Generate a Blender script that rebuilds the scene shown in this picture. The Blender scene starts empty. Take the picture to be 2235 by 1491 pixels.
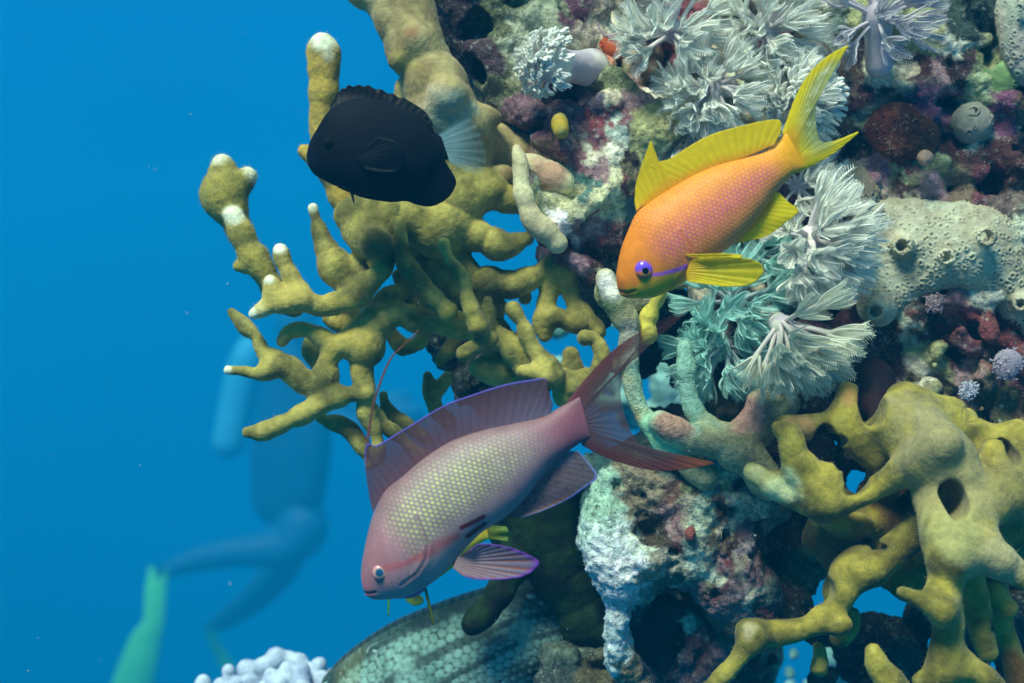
import bpy, math, random
import numpy as np
from mathutils import Vector, Matrix

# ------------------------------------------------------------------ camera, water light, exposure
S = bpy.context.scene
COL = S.collection
S.render.engine = 'CYCLES'
S.cycles.use_denoising = True
S.cycles.max_bounces = 6
S.cycles.transparent_max_bounces = 12
S.cycles.volume_bounces = 0
S.view_settings.view_transform = 'Standard'
S.view_settings.look = 'None'
S.view_settings.exposure = 0.12
S.view_settings.gamma = 1.0

KPX = 0.33 / 2235 / 0.45          # metres per photo pixel, per metre of depth
cam_d = bpy.data.cameras.new('camera')
cam = bpy.data.objects.new('camera', cam_d)
COL.objects.link(cam)
cam_d.sensor_width = 36.0
cam_d.lens = 36.0 * 0.45 / 0.33
cam_d.clip_start = 0.01
cam_d.clip_end = 200.0
cam_d.dof.use_dof = True
cam_d.dof.focus_distance = 0.447
cam_d.dof.aperture_fstop = 13.0
cam.rotation_euler = (math.pi / 2, 0, 0)
S.camera = cam

W = bpy.data.worlds.new('World')
S.world = W
W.use_nodes = True
nt = W.node_tree
nt.nodes.clear()
out = nt.nodes.new('ShaderNodeOutputWorld')
bg = nt.nodes.new('ShaderNodeBackground')
tc = nt.nodes.new('ShaderNodeTexCoord')
sep = nt.nodes.new('ShaderNodeSeparateXYZ')
mr = nt.nodes.new('ShaderNodeMapRange')
ramp = nt.nodes.new('ShaderNodeValToRGB')
nt.links.new(tc.outputs['Generated'], sep.inputs[0])
nt.links.new(sep.outputs['Z'], mr.inputs['Value'])
mr.inputs['From Min'].default_value = -1
mr.inputs['From Max'].default_value = 1
nt.links.new(mr.outputs['Result'], ramp.inputs['Fac'])
els = ramp.color_ramp.elements
els[0].position = 0.0
els[0].color = (0.035, 0.075, 0.055, 1)
els[1].position = 1.0
els[1].color = (0.80, 1.10, 0.92, 1)
for pos, c in ((0.26, (0.006, 0.050, 0.055)), (0.365, (0.0004, 0.108, 0.300)), (0.44, (0.0008, 0.140, 0.400)), (0.50, (0.0010, 0.158, 0.440)),
               (0.61, (0.0025, 0.200, 0.540)), (0.67, (0.004, 0.16, 0.34)), (0.77, (0.03, 0.17, 0.22)), (0.88, (0.36, 0.66, 0.60))):
    e = els.new(pos)
    e.color = (*c, 1)
wn = nt.nodes.new('ShaderNodeTexNoise')          # the water is never quite even
wn.inputs['Scale'].default_value = 2.2
wn.inputs['Detail'].default_value = 2
nt.links.new(tc.outputs['Generated'], wn.inputs['Vector'])
wm = nt.nodes.new('ShaderNodeMapRange')
wm.inputs['From Min'].default_value = 0.3
wm.inputs['From Max'].default_value = 0.7
wm.inputs['To Min'].default_value = 0.88
wm.inputs['To Max'].default_value = 1.12
nt.links.new(wn.outputs['Fac'], wm.inputs['Value'])
wx = nt.nodes.new('ShaderNodeMix')
wx.data_type = 'RGBA'
wx.blend_type = 'MULTIPLY'
wx.inputs['Factor'].default_value = 1
nt.links.new(ramp.outputs['Color'], wx.inputs['A'])
nt.links.new(wm.outputs['Result'], wx.inputs['B'])
nt.links.new(wx.outputs['Result'], bg.inputs['Color'])
bg.inputs['Strength'].default_value = 1.0
nt.links.new(bg.outputs[0], out.inputs['Surface'])

sun_d = bpy.data.lights.new('sun', 'SUN')
sun = bpy.data.objects.new('sun', sun_d)
COL.objects.link(sun)
sun_d.energy = 5.0
sun_d.angle = math.radians(19)
sun_d.color = (0.93, 1.0, 0.86)
sun.rotation_euler = Vector((0.34, 0.62, -0.95)).to_track_quat('-Z', 'Y').to_euler()

# ------------------------------------------------------------------ helpers
rng = np.random.default_rng(7)
random.seed(7)


def P(px, py, d=0.45):
    return np.array([(px - 1117.5) * KPX * d, d, (745.5 - py) * KPX * d])


def lin(c, gain=1.0):
    c = np.asarray(c, float) / 255.0
    return np.clip(np.where(c <= 0.04045, c / 12.92, ((c + 0.055) / 1.055) ** 2.4) * gain, 0, 0.9)


_tab = np.random.default_rng(3).random((64, 64, 64)).astype(np.float32)


def vnoise(p, freq, seed=0):
    q = np.asarray(p) * freq + seed * 17.31 + 1000.0
    i = np.floor(q).astype(np.int64)
    f = q - i
    f = f * f * (3 - 2 * f)
    i &= 63
    j = (i + 1) & 63
    x0, y0, z0 = i[:, 0], i[:, 1], i[:, 2]
    x1, y1, z1 = j[:, 0], j[:, 1], j[:, 2]
    fx, fy, fz = f[:, 0], f[:, 1], f[:, 2]
    t = _tab
    a = t[x0, y0, z0] * (1 - fx) + t[x1, y0, z0] * fx
    b = t[x0, y1, z0] * (1 - fx) + t[x1, y1, z0] * fx
    c = t[x0, y0, z1] * (1 - fx) + t[x1, y0, z1] * fx
    d = t[x0, y1, z1] * (1 - fx) + t[x1, y1, z1] * fx
    return (a * (1 - fy) + b * fy) * (1 - fz) + (c * (1 - fy) + d * fy) * fz - 0.5


def fbm(p, freq, octs=3, seed=0):
    s, a = 0, 1.0
    for o in range(octs):
        s = s + a * vnoise(p, freq * 2 ** o, seed + o * 3)
        a *= 0.5
    return s


def smooth(a, b, x):
    t = np.clip((x - a) / (b - a), 0, 1)
    return t * t * (3 - 2 * t)


def mix(a, b, t):
    t = np.asarray(t)[..., None]
    return np.asarray(a) * (1 - t) + np.asarray(b) * t


def catmull(pts, step=0.25):
    p = np.asarray(pts, float)
    if len(p) < 3:
        n = max(2, int(1 / step) + 1)
        t = np.linspace(0, 1, n)[:, None]
        return p[0] * (1 - t) + p[-1] * t
    e = np.vstack([2 * p[0] - p[1], p, 2 * p[-1] - p[-2]])
    res = []
    for i in range(1, len(e) - 2):
        for t in np.arange(0, 1, step):
            a, b, c, d = e[i - 1], e[i], e[i + 1], e[i + 2]
            res.append(0.5 * (2 * b + (c - a) * t + (2 * a - 5 * b + 4 * c - d) * t * t + (3 * b - a - 3 * c + d) * t ** 3))
    res.append(p[-1])
    return np.array(res)


def make_mesh(name, v, f, mat=None, col=None, smooth_=True):
    v = np.ascontiguousarray(v, np.float32)
    f = np.asarray(f)
    me = bpy.data.meshes.new(name)
    me.vertices.add(len(v))
    me.vertices.foreach_set('co', v.ravel())
    n = f.shape[1]
    me.loops.add(f.size)
    me.loops.foreach_set('vertex_index', np.ascontiguousarray(f, np.int32).ravel())
    me.polygons.add(len(f))
    me.polygons.foreach_set('loop_start', np.arange(0, f.size, n, dtype=np.int32))
    me.polygons.foreach_set('loop_total', np.full(len(f), n, np.int32))
    me.update(calc_edges=True)
    if smooth_:
        me.polygons.foreach_set('use_smooth', np.ones(len(f), bool))
    if col is not None:
        a = me.color_attributes.new('Col', 'FLOAT_COLOR', 'POINT')
        c4 = np.ones((len(v), 4), np.float32)
        c4[:, :np.shape(col)[1]] = col
        a.data.foreach_set('color', c4.ravel())
    if mat:
        me.materials.append(mat)
    return me


def link(name, me, parent=None, **props):
    o = bpy.data.objects.new(name, me)
    COL.objects.link(o)
    if parent is not None:
        o.parent = parent
        o.matrix_parent_inverse = Matrix.Translation(-Vector(parent.location)) if parent.type == 'EMPTY' else Matrix()
    for k, val in props.items():
        o[k] = val
    return o


def empty(name, loc, **props):
    o = bpy.data.objects.new(name, None)
    o.empty_display_size = 0.01
    COL.objects.link(o)
    o.location = [float(c) for c in loc]
    for k, val in props.items():
        o[k] = val
    return o


def vnormals(v, f):
    n = np.zeros_like(v)
    a = v[f[:, 0]]; b = v[f[:, 1]]; c = v[f[:, 2]]
    fn = np.cross(c - a, (v[f[:, 3]] if f.shape[1] == 4 else b) - b) if f.shape[1] == 4 else np.cross(b - a, c - a)
    for k in range(f.shape[1]):
        for ax in range(3):
            n[:, ax] += np.bincount(f[:, k], fn[:, ax], len(v))
    return n / np.maximum(np.linalg.norm(n, axis=1, keepdims=True), 1e-12)


class Field:
    """a smooth union of tubes and ellipsoids, turned into one continuous surface"""

    def __init__(s, k=0.0008, fat=1.0, knob=0.0):
        s.k, s.add, s.sub, s.fat, s.knob = k, [], [], fat, knob

    def tube(s, pts, d=0.45, step=0.25, flat=1.0):
        # pts: (photo x, photo y, radius in photo pixels[, depth])
        q = catmull([(p[0], p[1], p[2], p[3] if len(p) > 3 else d) for p in pts], step)
        if s.knob and len(q) > 3:
            L = np.concatenate([[0], np.cumsum(np.linalg.norm(np.diff(q[:, :2], axis=0), axis=1))])
            L2 = np.linspace(0, L[-1], max(4, int(L[-1] / 7)))
            q = np.stack([np.interp(L2, L, q[:, i]) for i in range(4)], 1)
            ph = len(s.add) * 7.7
            w = np.sin(L2 / 12.5 + ph) * .6 + np.sin(L2 / 7.3 + ph * 1.7) * .4 + .5 * np.sin(L2 / 31 + ph * .6)
            q[:, 2] *= s.fat * (1 + s.knob * w)
            q[:, :2] += np.stack([np.sin(L2 / 16 + ph), np.cos(L2 / 13 + ph * 2)], 1) * q[:, 2:3] * s.knob * .45
        else:
            q[:, 2] *= s.fat
        seg = [(P(a, b, dd), max(r, 1.0) * KPX * dd) for a, b, r, dd in q]
        s.add.append(('t', seg))
        return s

    def ball(s, px, py, r, d=0.45, sx=1, sy=1, sz=1):
        R = r * KPX * d
        s.add.append(('e', P(px, py, d), np.array([R * sx, R * sy, R * sz])))
        return s

    def cut(s, px, py, r, d=0.45, sx=1, sy=1, sz=1):
        R = r * KPX * d
        s.sub.append((P(px, py, d), np.array([R * sx, R * sy, R * sz])))
        return s

    def _box(s, it):
        if it[0] == 't':
            c = np.array([a[0] for a in it[1]])
            r = max(a[1] for a in it[1]) + 1e-6
            return (c - r).min(0), (c + r).max(0)
        return it[1] - it[2], it[1] + it[2]

    def build(s, vox, lumps=()):
        bx = [s._box(i) for i in s.add]
        pad = 4 * s.k + 2 * vox + sum(a for a, _ in lumps)
        lo = np.min([b[0] for b in bx], 0) - pad
        hi = np.max([b[1] for b in bx], 0) + pad
        n = np.ceil((hi - lo) / vox).astype(int) + 1
        acc = np.zeros(n, np.float32)
        ax = [lo[i] + np.arange(n[i]) * vox for i in range(3)]

        def win(a, b, p):
            i0 = np.clip(np.floor((a - p - lo) / vox).astype(int), 0, n - 1)
            i1 = np.clip(np.ceil((b + p - lo) / vox).astype(int) + 1, 1, n)
            g = [ax[i][i0[i]:i1[i]].astype(np.float32) for i in range(3)]
            return tuple(slice(i0[i], i1[i]) for i in range(3)), g[0][:, None, None], g[1][None, :, None], g[2][None, None, :]

        for it in s.add:
            if it[0] == 'e':
                sl, X, Y, Z = win(it[1] - it[2], it[1] + it[2], pad)
                c, r = it[1], it[2]
                q = np.sqrt(((X - c[0]) / r[0]) ** 2 + ((Y - c[1]) / r[1]) ** 2 + ((Z - c[2]) / r[2]) ** 2)
                acc[sl] += np.exp(-np.clip((q - 1) * r.min() / s.k, -30, 30))
            else:
                lo_, hi_ = s._box(it)
                sl0, _, _, _ = win(lo_, hi_, pad)
                D = np.full([q.stop - q.start for q in sl0], 1e3, np.float32)
                for (p0, r0), (p1, r1) in zip(it[1][:-1], it[1][1:]):
                    rr = max(r0, r1)
                    sl, X, Y, Z = win(np.minimum(p0, p1) - rr, np.maximum(p0, p1) + rr, pad)
                    d = p1 - p0
                    L = max(float(d @ d), 1e-14)
                    h = np.clip(((X - p0[0]) * d[0] + (Y - p0[1]) * d[1] + (Z - p0[2]) * d[2]) / L, 0, 1)
                    dist = np.sqrt((X - p0[0] - h * d[0]) ** 2 + (Y - p0[1] - h * d[1]) ** 2 + (Z - p0[2] - h * d[2]) ** 2) - (r0 + (r1 - r0) * h)
                    loc = tuple(slice(sl[i].start - sl0[i].start, sl[i].stop - sl0[i].start) for i in range(3))
                    D[loc] = np.minimum(D[loc], dist)
                acc[sl0] += np.exp(-np.clip(D / s.k, -30, 30))
        sd = -s.k * np.log(acc + 1e-13)
        del acc
        for amp, wl in lumps:
            m = np.ceil((hi - lo) / wl).astype(int) + 4
            latt = np.random.default_rng(int(wl * 1e6) + len(s.add)).random(m).astype(np.float32) - 0.5
            for i in range(3):
                t = np.arange(n[i]) * vox / wl + 1
                Wm = np.zeros((n[i], m[i]), np.float32)
                b = np.floor(t).astype(int)
                f = t - b
                for o, w in ((-1, (1 - f) ** 3 / 6), (0, (3 * f ** 3 - 6 * f ** 2 + 4) / 6), (1, (-3 * f ** 3 + 3 * f ** 2 + 3 * f + 1) / 6), (2, f ** 3 / 6)):
                    Wm[np.arange(n[i]), b + o] += w
                latt = np.moveaxis(np.tensordot(Wm, latt, axes=(1, i)), 0, i)
            sd += 2.2 * amp * latt
        for c, r in s.sub:
            sl, X, Y, Z = win(c - r, c + r, pad)
            q = (np.sqrt(((X - c[0]) / r[0]) ** 2 + ((Y - c[1]) / r[1]) ** 2 + ((Z - c[2]) / r[2]) ** 2) - 1) * r.min()
            a, b = sd[sl], -q
            kc = min(s.k, 0.25 * r.min())
            h = np.clip(0.5 + 0.5 * (a - b) / kc, 0, 1)
            sd[sl] = b * (1 - h) + a * h + kc * h * (1 - h)
        v, f = nets(sd)
        return v * vox + lo, f


def nets(sd):
    n = np.array(sd.shape)
    ins = sd < 0
    ins[0] = ins[-1] = False; ins[:, 0] = ins[:, -1] = False; ins[:, :, 0] = ins[:, :, -1] = False
    cnt = np.zeros(n - 1, np.int8)
    corners = [(i, j, k) for i in (0, 1) for j in (0, 1) for k in (0, 1)]
    for i, j, k in corners:
        cnt += ins[i:n[0] - 1 + i, j:n[1] - 1 + j, k:n[2] - 1 + k]
    act = np.argwhere((cnt > 0) & (cnt < 8))
    idx = np.full(n - 1, -1, np.int32)
    idx[act[:, 0], act[:, 1], act[:, 2]] = np.arange(len(act))
    pos = np.zeros((len(act), 3)); w = np.zeros(len(act))
    for a in corners:
        for axn in range(3):
            if a[axn]:
                continue
            b = list(a); b[axn] = 1
            A = act + a; B = act + b
            va = sd[A[:, 0], A[:, 1], A[:, 2]]; vb = sd[B[:, 0], B[:, 1], B[:, 2]]
            m = (va < 0) != (vb < 0)
            t = np.where(m, va / np.where(m, va - vb, 1), 0)
            p = np.repeat(np.array(a, float)[None], len(act), 0)
            p[:, axn] += t
            pos += p * m[:, None]; w += m
    v = act + pos / np.maximum(w, 1)[:, None]
    faces = []
    for axn in range(3):
        s0 = [slice(None)] * 3; s1 = [slice(None)] * 3
        s0[axn] = slice(0, -1); s1[axn] = slice(1, None)
        ch = ins[tuple(s0)] != ins[tuple(s1)]
        e = np.argwhere(ch)
        if not len(e):
            continue
        u, w_ = [(1, 2), (2, 0), (0, 1)][axn]
        ok = (e[:, u] > 0) & (e[:, w_] > 0)
        e = e[ok]
        c = []
        for du, dw in ((0, 0), (-1, 0), (-1, -1), (0, -1)):
            q = e.copy(); q[:, u] += du; q[:, w_] += dw
            c.append(idx[q[:, 0], q[:, 1], q[:, 2]])
        q = np.stack(c, 1)
        flip = ~ins[e[:, 0], e[:, 1], e[:, 2]]
        q[flip] = q[flip][:, ::-1]
        faces.append(q)
    f = np.concatenate(faces)
    f = f[(f >= 0).all(1)]
    return v, f


# ------------------------------------------------------------------ materials
def mat(name, rough=0.65, mottle=(300, 0.25), bumps=((900, 0.0003),), sheen=0.0, spec=0.25, transl=0.0, alpha=1.0,
        speck=None, pores=None, coat=0.0):
    m = bpy.data.materials.new(name)
    m.use_nodes = True
    t = m.node_tree
    N, L = t.nodes, t.links
    b = N['Principled BSDF']
    co = N.new('ShaderNodeTexCoord').outputs['Object']
    at = N.new('ShaderNodeAttribute')
    at.attribute_name = 'Col'
    c = at.outputs['Color']
    if mottle and mottle[1] > 0:
        nz = N.new('ShaderNodeTexNoise')
        nz.inputs['Scale'].default_value = mottle[0]
        nz.inputs['Detail'].default_value = 5
        nz.inputs['Roughness'].default_value = 0.65
        L.new(co, nz.inputs['Vector'])
        r = N.new('ShaderNodeMapRange')
        r.inputs['From Min'].default_value = 0.3
        r.inputs['From Max'].default_value = 0.7
        r.inputs['To Min'].default_value = 1 - mottle[1]
        r.inputs['To Max'].default_value = 1 + mottle[1]
        L.new(nz.outputs['Fac'], r.inputs['Value'])
        mx = N.new('ShaderNodeMix')
        mx.data_type = 'RGBA'
        mx.blend_type = 'MULTIPLY'
        mx.inputs['Factor'].default_value = 1
        L.new(c, mx.inputs['A'])
        L.new(r.outputs['Result'], mx.inputs['B'])
        c = mx.outputs['Result']
    for sp in (speck or ()):           # (scale, radius, colour): small grains of sand, shell, dark pits
        vo = N.new('ShaderNodeTexVoronoi')
        vo.inputs['Scale'].default_value = sp[0]
        L.new(co, vo.inputs['Vector'])
        lt = N.new('ShaderNodeMapRange')
        lt.inputs['From Min'].default_value = sp[1]
        lt.inputs['From Max'].default_value = sp[1] * 0.6
        L.new(vo.outputs['Distance'], lt.inputs['Value'])
        nz = N.new('ShaderNodeTexNoise')
        nz.inputs['Scale'].default_value = sp[0] * 0.13
        L.new(co, nz.inputs['Vector'])
        g = N.new('ShaderNodeMapRange')
        g.inputs['From Min'].default_value = 0.50
        g.inputs['From Max'].default_value = 0.58
        L.new(nz.outputs['Fac'], g.inputs['Value'])
        mu = N.new('ShaderNodeMath')
        mu.operation = 'MULTIPLY'
        L.new(lt.outputs['Result'], mu.inputs[0])
        L.new(g.outputs['Result'], mu.inputs[1])
        mx = N.new('ShaderNodeMix')
        mx.data_type = 'RGBA'
        L.new(mu.outputs[0], mx.inputs['Factor'])
        L.new(c, mx.inputs['A'])
        mx.inputs['B'].default_value = (*sp[2], 1)
        c = mx.outputs['Result']
    L.new(c, b.inputs['Base Color'])
    b.inputs['Roughness'].default_value = rough
    b.inputs['Specular IOR Level'].default_value = spec
    if sheen:
        b.inputs['Sheen Weight'].default_value = sheen
        b.inputs['Sheen Roughness'].default_value = 0.5
    if coat:
        b.inputs['Coat Weight'].default_value = coat
        b.inputs['Coat Roughness'].default_value = 0.25
    prev = None
    for sc, dist in bumps or ():
        nz = N.new('ShaderNodeTexNoise')
        nz.inputs['Scale'].default_value = sc
        nz.inputs['Detail'].default_value = 4
        nz.inputs['Roughness'].default_value = 0.6
        L.new(co, nz.inputs['Vector'])
        bp = N.new('ShaderNodeBump')
        bp.inputs['Strength'].default_value = 1.0
        bp.inputs['Distance'].default_value = dist
        L.new(nz.outputs['Fac'], bp.inputs['Height'])
        if prev:
            L.new(prev.outputs['Normal'], bp.inputs['Normal'])
        prev = bp
    if prev:
        L.new(prev.outputs['Normal'], b.inputs['Normal'])
    sh = b.outputs[0]
    o = N['Material Output']
    if transl:
        tr = N.new('ShaderNodeBsdfTranslucent')
        L.new(c, tr.inputs['Color'])
        ms = N.new('ShaderNodeMixShader')
        ms.inputs['Fac'].default_value = transl
        L.new(sh, ms.inputs[1])
        L.new(tr.outputs[0], ms.inputs[2])
        sh = ms.outputs[0]
    if alpha < 1:
        tp = N.new('ShaderNodeBsdfTransparent')
        ms = N.new('ShaderNodeMixShader')
        # the attribute's alpha channel holds the opacity of the membrane
        mu = N.new('ShaderNodeMath')
        mu.operation = 'MULTIPLY'
        mu.inputs[1].default_value = 1.0
        L.new(at.outputs['Alpha'], mu.inputs[0])
        L.new(mu.outputs[0], ms.inputs['Fac'])
        L.new(tp.outputs[0], ms.inputs[1])
        L.new(sh, ms.inputs[2])
        sh = ms.outputs[0]
    L.new(sh, o.inputs['Surface'])
    return m


M_fire = mat('fire_coral_skin', 0.7, (420, 0.22), ((2600, 0.0002), (700, 0.0003)), sheen=0.12, spec=0.22,
             speck=((2300, 0.30, (0.50, 0.46, 0.22)), (2000, 0.26, (0.10, 0.10, 0.03))))
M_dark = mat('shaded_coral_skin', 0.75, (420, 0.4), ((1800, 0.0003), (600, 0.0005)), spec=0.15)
M_hair = mat('polyp_hair_skin', 0.7, None, None, spec=0.1, transl=0.4)
M_reef = mat('reef_crust', 0.75, (520, 0.5), ((1400, 0.0006), (450, 0.0012)), spec=0.25,
             speck=((1300, 0.24, (0.62, 0.66, 0.55)), (700, 0.22, (0.012, 0.010, 0.010))))
M_dead = mat('dead_coral_crust', 0.75, (600, 0.35), ((1600, 0.0005), (500, 0.0008)), spec=0.2,
             speck=((1700, 0.22, (0.6, 0.66, 0.58)), (1300, 0.24, (0.03, 0.035, 0.02))))
M_sponge = mat('sponge_skin', 0.7, (500, 0.18), ((2000, 0.0002),), spec=0.25)
M_xenia = mat('soft_coral_flesh', 0.5, (400, 0.12), None, spec=0.3, transl=0.1)
M_stalk = mat('soft_coral_stalk', 0.5, (250, 0.12), ((900, 0.0002),), spec=0.35, transl=0.2)
M_fish = mat('fish_skin', 0.5, (420, 0.12), ((2500, 0.00008),), spec=0.3)
M_grey = mat('grey_fish_skin', 0.6, (700, 0.25), ((1500, 0.0002),), spec=0.2)
M_black = mat('black_fish_skin', 0.75, (600, 0.3), ((2500, 0.0001),), spec=0.12)
M_fin = mat('fin_membrane', 0.5, (500, 0.08), None, spec=0.3, transl=0.5, alpha=0.9)
M_eye = mat('eye_surface', 0.12, None, None, spec=0.6)
M_knob = mat('finger_coral_skin', 0.7, (500, 0.2), ((1200, 0.0004),), spec=0.2)
M_suit = mat('dive_gear', 0.6, (8, 0.1), None, spec=0.2)

# ------------------------------------------------------------------ the reef rock
def in_poly(x, y, poly):
    c = False
    n = len(poly)
    for i in range(n):
        x1, y1 = poly[i]; x2, y2 = poly[(i + 1) % n]
        if (y1 > y) != (y2 > y) and x < (x2 - x1) * (y - y1) / (y2 - y1) + x1:
            c = not c
    return c


def fill(F, poly, n, r0, r1, d0, d1, seed, slope=0.0, holes=()):
    g = np.random.default_rng(seed)
    xs = [p[0] for p in poly]; ys = [p[1] for p in poly]
    k = 0
    while k < n:
        x = g.uniform(min(xs), max(xs)); y = g.uniform(min(ys), max(ys))
        if not in_poly(x, y, poly):
            continue
        r = r0 + (r1 - r0) * g.random() ** 2
        if any(math.hypot(x - a, (y - b)) < c + r * 1.12 for a, b, c in holes):
            if r < r0 * 1.15:
                k += .05
            continue
        k += 1
        F.ball(x, y, r, g.uniform(d0, d1) + slope * (x - 1600), g.uniform(.7, 1.25), g.uniform(.8, 1.2), g.uniform(.7, 1.25))


def paint(v, n, sites, seed=0, warp=0.010, gain=2.15, jitter=0.5, scatter=None):
    """encrusting growths: each takes over the ground round its own centre, with ragged edges"""
    q = v + np.stack([fbm(v, 90, 3, seed + a) for a in (1, 5, 9)], 1) * warp
    q = q + np.stack([fbm(v, 420, 2, seed + a) for a in (2, 6, 4)], 1) * warp * 0.3
    if scatter:
        g = np.random.default_rng(seed + 99)
        pal = [(150, 140, 110), (96, 44, 60), (60, 24, 34), (120, 128, 70), (150, 160, 130), (130, 92, 96), (84, 60, 40), (40, 34, 30), (70, 96, 84), (176, 172, 140), (110, 30, 44)]
        sites = sites + [(g.uniform(scatter[0], scatter[2]), g.uniform(scatter[1], scatter[3]), pal[int(g.integers(len(pal)))], .5) for _ in range(scatter[4])]
    pos = np.array([P(s[0], s[1], s[3] if len(s) > 3 else 0.5) for s in sites])
    colr = np.array([lin(s[2], gain) for s in sites])
    colr = mix(colr, colr.mean(1, keepdims=True) * np.array([[1.08, 1.0, .86]]), np.full(len(colr), .38))
    k = 0.45 / q[:, 1]
    q2 = np.stack([q[:, 0] * k, q[:, 2] * k], 1)
    p2 = np.stack([pos[:, 0] * 0.45 / pos[:, 1], pos[:, 2] * 0.45 / pos[:, 1]], 1)
    res = np.zeros((len(v), 3))
    for a in range(0, len(v), 40000):
        d = ((q2[a:a + 40000, None] - p2[None]) ** 2).sum(-1) + 1e-7
        w = d ** -6.0
        res[a:a + 40000] = (w @ colr) / w.sum(1, keepdims=True)
    gr = fbm(v, 800, 2, seed + 31)
    res = mix(res, np.array([.42, .46, .36]) * gain * .6, smooth(.28, .62, gr + .35 * fbm(v, 160, 2, seed + 33)) * .75)
    res = mix(res, res * .35, smooth(.2, .5, fbm(v, 620, 2, seed + 40)) * .8)
    m = 1 + jitter * fbm(v, 700, 2, seed + 20)
    return np.clip(res * m[:, None], 0.002, 0.85)


R = Field(0.0016)
upper = [(965, -60), (2330, -60), (2330, 980), (2080, 930), (1900, 870), (1700, 800), (1560, 700), (1440, 590), (1330, 590),
         (1270, 530), (1200, 500), (1160, 440), (1120, 330), (1090, 250), (1000, 180), (950, 80)]
inner = [(1010, -60), (2330, -60), (2330, 900), (2080, 880), (1900, 800), (1700, 720), (1560, 620), (1440, 520), (1330, 520),
         (1260, 440), (1180, 380), (1120, 230), (1030, 120)]
fill(R, inner, 330, 45, 80, .545, .57, 1, -0.00001)
right = [(1780, 60), (2330, -60), (2330, 930), (2080, 900), (1900, 840), (1850, 600), (1760, 400)]
fill(R, right, 130, 55, 95, .520, .532, 23)
fill(R, upper, 460, 16, 50, .508, .526, 2, -0.000012)
fill(R, upper, 620, 5, 20, .498, .512, 22, -0.000012)
fill(R, right, 360, 6, 22, .494, .506, 24)
fill(R, [(1150, 330), (1230, 230), (1420, 200), (1480, 260), (1420, 360), (1390, 460), (1350, 560), (1270, 560), (1190, 500)], 170, 6, 19, .481, .494, 25)
fill(R, [(930, -60), (1040, -60), (1120, 120), (1140, 240), (1040, 200), (970, 110)], 70, 18, 40, .503, .52, 26)
fill(R, [(950, -60), (1180, -60), (1180, 240), (1090, 240)], 120, 5, 18, .494, .506, 27)
# the hollows between the growths
for x, y, r, d in ((1420, 170, 40, .50), (1290, 330, 30, .50), (1330, 470, 34, .50), (1040, 60, 40, .50), (1060, 150, 36, .498), (1250, 400, 36, .50),
                   (1990, 130, 50, .49), (1905, 830, 60, .48), (1240, 40, 36, .50), (1310, 250, 26, .5), (2180, 920, 60, .49), (2000, 240, 55, .49),
                   (1960, 290, 50, .485), (1560, 560, 90, .50), (1450, 640, 70, .50), (1180, 250, 25, .5), (1640, 330, 60, .495), (1760, 300, 50, .49)):
    R.cut(x, y, r, d)
# knobbed dead branches in the middle of the wall
for t in ([(1340, 330, 30, .49), (1345, 400, 34, .485), (1330, 470, 30, .487), (1310, 540, 20, .49)],
          [(1200, 520, 18, .478), (1240, 480, 24, .474), (1290, 440, 28, .476), (1340, 400, 28, .482)],
          [(1225, 560, 16, .478), (1270, 580, 22, .48), (1320, 620, 22, .483)],
          [(1400, 220, 18, .488), (1405, 260, 22, .486), (1400, 300, 25, .488)],
          [(1470, 250, 20, .484), (1440, 285, 24, .484), (1420, 330, 26, .488)],
          [(1290, 170, 22, .492), (1340, 175, 30, .488), (1375, 230, 26, .488)],
          [(1155, 380, 14, .476), (1160, 410, 15, .474), (1180, 450, 18, .476), (1230, 470, 24, .48)],
          [(1090, 130, 40, .50), (1110, 190, 40, .50), (1150, 250, 34, .495)],
          [(1150, 30, 40, .505), (1220, 60, 40, .50), (1280, 90, 30, .50)]):
    R.tube(t)
g = np.random.default_rng(19)
for _ in range(160):
    x, y = g.uniform(980, 2240), g.uniform(0, 900)
    R.cut(x, y, g.uniform(5, 16), g.uniform(.486, .50), g.uniform(.8, 1.8), 1, g.uniform(.6, 1.2))
v, f = R.build(0.0009, lumps=((0.0022, 0.011), (0.0016, 0.0045)))
n = vnormals(v, f)
v = v + n * (0.0016 * fbm(v, 330, 3, 4) + 0.0007 * np.abs(fbm(v, 1000, 2, 8)))[:, None]
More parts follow.
